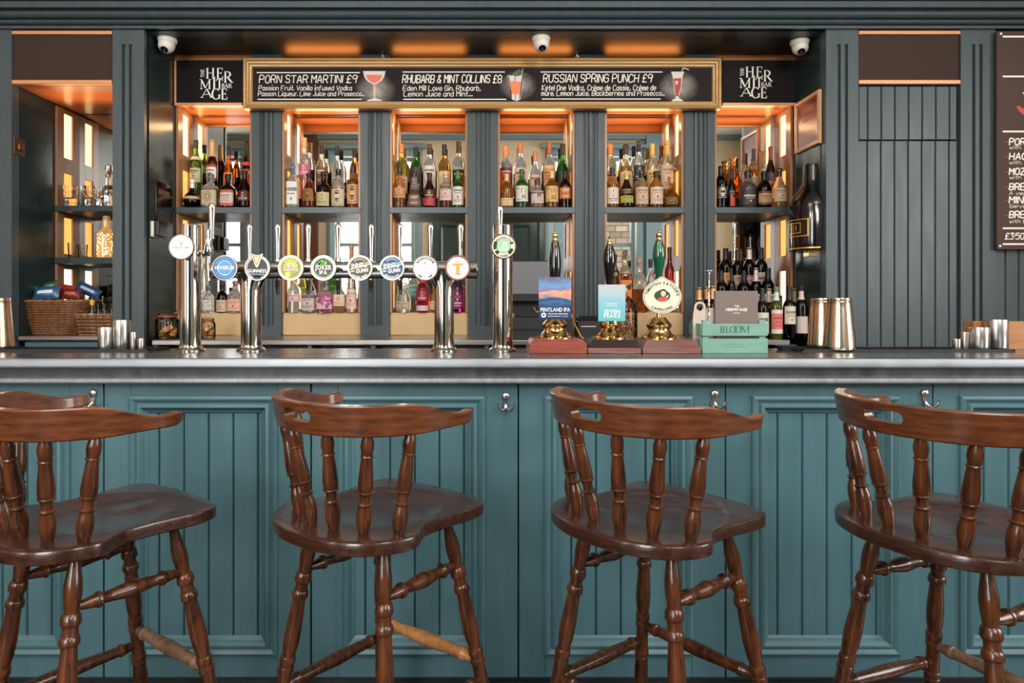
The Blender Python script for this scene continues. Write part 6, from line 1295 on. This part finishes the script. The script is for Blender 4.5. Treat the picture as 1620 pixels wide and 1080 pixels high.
# wine glass upside down on the niche counter, behind the small basket
def wineglass(label, px, D, zb, py_top):
    t = thing('wine_glass', label, 'glass', (WX(px, D), D, zb)); H = WZ(py_top, D) - zb
    MB().lathe([(.034, 0), (.040, .03), (.036, .06), (.018, .085), (.006, .1), (.0045, .13), (.0045, H - .012), (.008, H - .006), (.033, H - .003), (.033, H), (.0005, H)], 24, cap=False).lathe([(.032, 0), (.038, .03), (.034, .06), (.016, .083), (.0005, .088)], 24, cap=False).build('glass_wall', GLS, t, smooth=40); return t
wineglass('upturned wine glass behind the small basket', 171.5, 4.22, NT + .0005, 436)
for px, D, h in ((118, 4.26, 24), (134, 4.24, 22), (151, 4.26, 26), (141, 4.36, 20)):
    tumbler('stemless glass on the niche counter behind the baskets, %s' % {118: 'leftmost', 134: 'second from left', 151: 'beside the upturned wine glass', 141: 'at the back by the mirror'}[px], px, D, NT + .0005, 15, 60 + h - 25, m=GLS)
# clip jars with dried lemon
LEM = mat('dried lemon', '#b98a4a', .6, vary=.3, vscale=60); LEMR = mat('lemon rind', '#8a5a24', .6)
def clipjar(label, px, D, zb, w, H, fill):
    r_ = w * D / F / 2; t = thing('clip_jar', label, 'jar', (WX(px, D), D, zb), 0, 'clip top glass jars')
    MB().lathe([(r_ * .86, 0), (r_ * .97, .004), (r_, .015), (r_, H * .66), (r_ * .93, H * .74), (r_ * .78, H * .80), (r_ * .78, H * .84)], 26, cap=False).lathe([(.0005, .004), (r_ * .9, .006), (r_ * .94, .015), (r_ * .94, H * .66), (r_ * .87, H * .74), (r_ * .72, H * .8), (r_ * .72, H * .84)], 26, cap=False).build('jar_glass', GLS, t, smooth=40)
    MB().lathe([(r_ * .74, H * .84), (r_ * .84, H * .845), (r_ * .84, H * .875), (r_ * .74, H * .88)], 24).build('seal_ring', mat('orange rubber seal', '#b8402a', .5), t)
    MB().lathe([(r_ * .76, H * .88), (r_ * .84, H * .9), (r_ * .8, H * .95), (r_ * .5, H * .985), (.0005, H)], 24).build('jar_lid', GLS, t)
    MB().tube([(r_ * .86 * cos(a), r_ * .86 * sin(a), H * .82) for a in [2 * pi * k / 24 for k in range(24)]], .0015, 5, closed=True).tube([(r_ * .3, -r_ * .84, H * .86), (r_ * .32, -r_ * 1.0, H * .74), (-r_ * .05, -r_ * 1.02, H * .66), (-r_ * .32, -r_ * 1.0, H * .74), (-r_ * .3, -r_ * .84, H * .86)], .0014, 5).build('wire_clip', STEEL, t)
    if fill: fill(t, r_, H)
    return t
def lemons(t, r_, H):
    rn = random.Random(11)
    for k in range(14):
        a = rn.uniform(0, 2 * pi); q = rn.uniform(.2, .55) * r_; M = T(q * cos(a), q * sin(a), .018 + .0034 * k) @ R(rn.uniform(.2, 1.3), 'X') @ R(rn.uniform(-.6, .6), 'Y')
        s = min(.021, r_ * .42); MB().lathe([(s * .86, -.0012), (s * .86, .0012)], 16, 0, M).lathe([(s * .86, -.0014), (s, -.0012), (s, .0012), (s * .86, .0014)], 16, 1, M, cap=False).build('lemon_slice', [LEM, LEMR], t)
clipjar('clip jar of dried lemon slices with red seal, front left of the cider column', 265, 3.84, CT + .0005, 36, WZ(494, 3.84) - CT, lemons)
clipjar('clip jar behind the front lemon jar, by the cider column', 286, 3.985, CT + .0005, 30, WZ(489, 3.96) - CT, lemons)
clipjar('small clip jar of dried lemon right of the cider column', 329, 3.9, CT + .0005, 23, WZ(502, 3.9) - CT, lemons)
t = thing('nut_jar', 'large glass jar of nuts with ball stopper behind the turquoise pump clip', 'jar', (WX(988, 3.9), 3.9, CT + .0005)); r_ = 20 * 3.9 / F; H = WZ(480, 3.9) - CT
MB().lathe([(r_ * .9, 0), (r_, .005), (r_, H * .8), (r_ * .96, H * .92), (r_ * .8, H), (r_ * .8, H + .012)], 28, cap=False).lathe([(.0005, .005), (r_ * .93, .007), (r_ * .95, H * .8), (r_ * .9, H * .92), (r_ * .74, H), (r_ * .74, H + .012)], 28, cap=False).build('jar_glass', GLS, t, smooth=40)
MB().lathe([(r_ * .72, H + .004), (r_ * .82, H + .012), (r_ * .6, H + .03), (.02, H + .045), (.016, H + .055)], 24).build('jar_lid', GLS, t); MB().lathe([(.022 * sin(pi * k / 12), H + .075 - .022 * cos(pi * k / 12)) for k in range(13)], 18).build('ball_stopper', mat('cork ball', '#c49a78', .6), t)
rn = random.Random(5); mb = MB()
for k in range(420):
    a = rn.uniform(0, 2 * pi); q = r_ * .86 * (rn.random() ** .35 if k % 3 else rn.random()); z = .012 + rn.random() * H * .62
    M = T(q * cos(a), q * sin(a), z) @ R(rn.uniform(0, 3), 'X') @ R(rn.uniform(0, 3), 'Z'); s = rn.uniform(.8, 1.15)
    mb.lathe([(.0006, -.0075 * s), (.0042 * s, -.004 * s), (.0048 * s, .001), (.003 * s, .006 * s), (.0006, .0075 * s)], 6, k % 2, M)
o = mb.build('nuts', [mat('pale nut', '#b98f62', .6), mat('brown nut', '#94603a', .6)], t); o['kind'] = 'stuff'
# ------------------------------------------------------------------ wicker baskets and crisps
WCK = mat('wicker cane', '#8a5a34', .5, vary=.35, vscale=30); WCK2 = mat('dark wicker cane', '#5e3a22', .5, vary=.3, vscale=30)
def basket(label, px, D, zb, wt_, wb_, dt, db, H, rows, m1, m2, nst):
    t = thing('wicker_basket', label, 'basket', (WX(px, D), D, zb))
    def pt(a, f, o=0):
        hw = (wb_ + (wt_ - wb_) * f) / 2; hd = (db + (dt - db) * f) / 2; ex = 3.2; c, s = cos(a), sin(a); g = (abs(c) ** ex + abs(s) ** ex) ** (-1 / ex)
        return (c * g * (hw + o), s * g * (hd + o), H * f)
    wv = MB()
    for k in range(rows):
        f = .04 + .92 * k / (rows - 1); N = nst * 2
        wv.tube([pt(2 * pi * i / N, f, .0045 * (1 if (i + k) % 2 else -1)) for i in range(N)], H / rows * .5, 5, k % 2, closed=True)
    wv.build('weave', [m1, m2], t, smooth=60)
    sp = MB()
    for i in range(nst): a = 2 * pi * i / nst; sp.tube([pt(a, 0), pt(a, .5), pt(a, 1.0)], .003, 5)
    sp.build('stakes', m2, t)
    N = 64; rm = MB()
    for ph in (0, pi): rm.tube([tuple(Vector(pt(2 * pi * i / N, 1.0)) + Vector((.005 * cos(i * 1.2 + ph), .005 * cos(i * 1.2 + ph), .005 * sin(i * 1.2 + ph)))) for i in range(N)], .0055, 6, closed=True)
    rm.build('braided_rim', m1, t)
    MB().prism([pt(2 * pi * i / 32, .02)[:2] for i in range(32)], .002, .008, 'z').build('basket_base', m2, t)
    return t
NB = NT + .0006; u = 3.98 / F
HB = WZ(476, 3.9) - NT
basket('large wicker basket full of crisp packets in the left niche', 96, 4.05, NB, 116 * u, 72 * u, .24, .17, HB, 26, WCK, WCK2, 34)
basket('small wicker basket of sauce bottles beside the large basket', 166, 3.905, NB, 84 * 3.9 / F, 72 * 3.9 / F, .1, .09, WZ(498, 3.92) - NT, 12, mat('grey brown cane', '#8f6a4a', .55, vary=.35, vscale=30), WCK2, 22)
def packet(label, px, py, D, w, h, c1, c2, rot, tilt):
    W, Hh = w * D / F, h * D / F; n, k = 10, 8; vs = []; fs = []; ms = []
    for s in (-1, 1):
        for i in range(n + 1):
            for j in range(k + 1):
                a, b = i / n, j / k; th = .024 * (sin(pi * a) * sin(pi * b)) ** .6
                vs.append(((a - .5) * W * (1 - .05 * sin(pi * b)), s * th + .002 * sin(9 * a + 7 * b) * (0 < i < n), (b - .5) * Hh))
    m_ = (n + 1) * (k + 1)
    for s in (0, 1):
        for i in range(n):
            for j in range(k):
                q = s * m_ + i * (k + 1) + j; fs.append((q, q + 1, q + k + 2, q + k + 1)); ms.append(1 if j in (3, 4) and 2 <= i <= 7 and s == 0 else 0)
    mb = MB(); mb.v = vs; mb.f = fs; mb.m = ms
    o = mb.build('crisp_packet', [mat('foil ' + c1, c1, .3, metal=.15), mat('foil ' + c2, c2, .4)], None, (WX(px, D), D, WZ(py, D)), smooth=60)
    o.rotation_euler = (radians(tilt), radians(rot), 0); return tag(o, label, 'crisp packet', 'crisp packets in the large basket')
packet('blue crisp packet lying at the front of the large basket', 74, 463, 3.955, 42, 22, '#2b5576', '#c9d4da', -4, -20); packet('red crisp packet in the middle of the large basket', 100, 461, 4.03, 32, 24, '#a02a34', '#6a1c24', 8, -20)
packet('navy crisp packet sliding off the right of the large basket', 140, 459, 4.06, 40, 17, '#24466e', '#9fb4cc', 25, -20); packet('green crisp packet at the back of the large basket', 78, 456, 4.10, 34, 22, '#2f6a44', '#8aa890', -14, -20); packet('orange crisp packet at the left end of the large basket', 50, 467, 4.03, 14, 20, '#c07a34', '#7a3a1c', 12, -15)
packet('brown red crisp packet at the right of the large basket', 113, 465, 3.965, 28, 17, '#6a2a24', '#a0603c', 4, -20)
for px, c1, c2, lb, D in ((146, '#d8a83a', '#c9c4b8', 'yellow capped sauce bottle in the small basket, leftmost', 3.9), (156, '#1c1c1c', '#a86a3c', 'black capped sauce bottle in the small basket, second', 3.915), (165.5, '#22402e', '#a84a34', 'dark green capped sauce bottle in the small basket, third', 3.9), (177, '#1c1c1e', '#c9b08a', 'black capped sauce bottle at the right end of the small basket', 3.91)):
    u = D / F; zb = NB + .01; H = WZ(474 if px < 150 else 480, D) - zb; r_ = 4.2 * u
    t = thing('sauce_bottle', lb, 'bottle', (WX(px, D), D, zb), 0, 'sauce bottles in the small basket')
    MB().lathe([(r_, 0), (r_, H * .62), (r_ * .8, H * .72), (r_ * .6, H * .78), (r_ * .6, H * .86)], 16).build('bottle_body', mat('dark sauce glass', '#24140e', .15), t); MB().lathe([(r_ * .8, H * .84), (r_ * .85, H * .86), (r_ * .85, H), (.0005, H)], 16).build('cap', mat('cap ' + c1, c1, .4, metal=.2), t)
    MB().lathe([(r_ * 1.03, H * .3), (r_ * 1.03, H * .6)], 16, cap=False).build('label', mat('label ' + c2, c2, .55), t)
# ------------------------------------------------------------------ till, printer, cables
tl = thing('cash_register', 'grey backed till screen on dark cash register behind the right tap column', 'till', (WX(850, 3.9), 3.9, CT + .0005)); tx = tl.location.x
def bx(px0, px1, py0, py1, D): return WX(px0, D) - tx, WX(px1, D) - tx, WZ(py1, D) - CT, WZ(py0, D) - CT
GRP = mat('grey till plastic', '#63646b', .4); DKP = mat('dark till plastic', '#232428', .35)
a, b, c, d = bx(806, 884, 413.5, 466, 3.86); MB().box(a, b, -.05, -.01, c, d).build('screen_back', GRP, tl, bev=.006); MB().box(a - .004, b + .014, -.01, .006, c - .004, d + .006).build('screen_bezel', BLACK, tl, bev=.004)
a, b, c, d = bx(806, 872, 466, 476, 3.82); MB().prism([(-.11, c), (.03, c), (.02, d), (-.09, d)], a, b, 'x').build('screen_hinge', DKP, tl, bev=.003)
a, b, c, d = bx(806, 884, 474, 502, 3.84); MB().box(a, b, -.02, .12, c, d).build('till_body', BLACK, tl, bev=.005)
a, b, c, d = bx(806, 906, 502, 534, 3.80); MB().box(a, b, -.12, .15, 0, d).build('cash_drawer', DKP, tl, bev=.004); MB().box(a + .02, b - .06, -.126, -.12, d * .42, d * .5).build('drawer_slot', BLACK, tl); MB().lathe([(.006, 0), (.006, .006)], 12, M=T(b - .045, -.12, d * .35) @ R(pi / 2, 'X')).build('drawer_lock', STEEL, tl)
mb = MB().tube(smoothline([(WX(845 + 6 * k, 3.8) - tx, -.07 - .01 * (k % 2), WZ((486, 494, 484, 493, 487, 496)[k], 3.8) - CT) for k in range(6)], 5), .0025, 6); mb.build('cable', mat('tan cable', '#a88a5a', .5), tl)
ro = thing('paper_roll', 'orange brown roll on the till left side', 'roll', (WX(812, 3.72), 3.74, 0)); ro.location.z = CT + .0005 + (WZ(502, 3.8) - CT)
MB().lathe([(.012, 0), (.012, .022)], 16).build('roll', mat('orange cork', '#b9703a', .6), ro); ro.location = (WX(811, 3.74), 3.8, WZ(502, 3.8) + .001)
pr_ = thing('receipt_printer', 'black receipt printer between till and nut jar', 'printer', (WX(932, 3.84), 3.84, CT + .0005)); x0 = pr_.location.x
a, b = WX(914, 3.84) - x0, WX(951, 3.84) - x0; MB().box(a, b, 0, .14, 0, WZ(508, 3.84) - CT).build('printer_body', DKP, pr_, bev=.005); MB().box(a - .002, b + .03, -.03, .16, .0, .012).build('printer_tray', BLACK, pr_, bev=.003); MB().prism([(.0, WZ(508, 3.84) - CT - .001), (.11, WZ(508, 3.84) - CT - .001), (.11, WZ(500, 3.84) - CT), (.05, WZ(500, 3.84) - CT)], a + .006, b - .006, 'x').build('printer_lid', BLACK, pr_, bev=.003)
MB().box(a + .02, b - .03, -.0015, 0, .07, .074).build('status_strip', WHITE, pr_)
cb = MB().tube(smoothline([(WX(906, 3.76), 3.9, WZ(490, 3.9)), (WX(909, 3.8), 3.86, WZ(505, 3.86)), (WX(914, 3.76), 3.79, WZ(520, 3.79)), (WX(922, 3.74), 3.76, CT + .012), (WX(930, 3.74), 3.745, CT + .005)], 6), .0035, 8)
tag(cb.build('yellow_cable', mat('yellow cable', '#c99a34', .45)), 'yellow cable curving down between the till and the printer', 'cable')
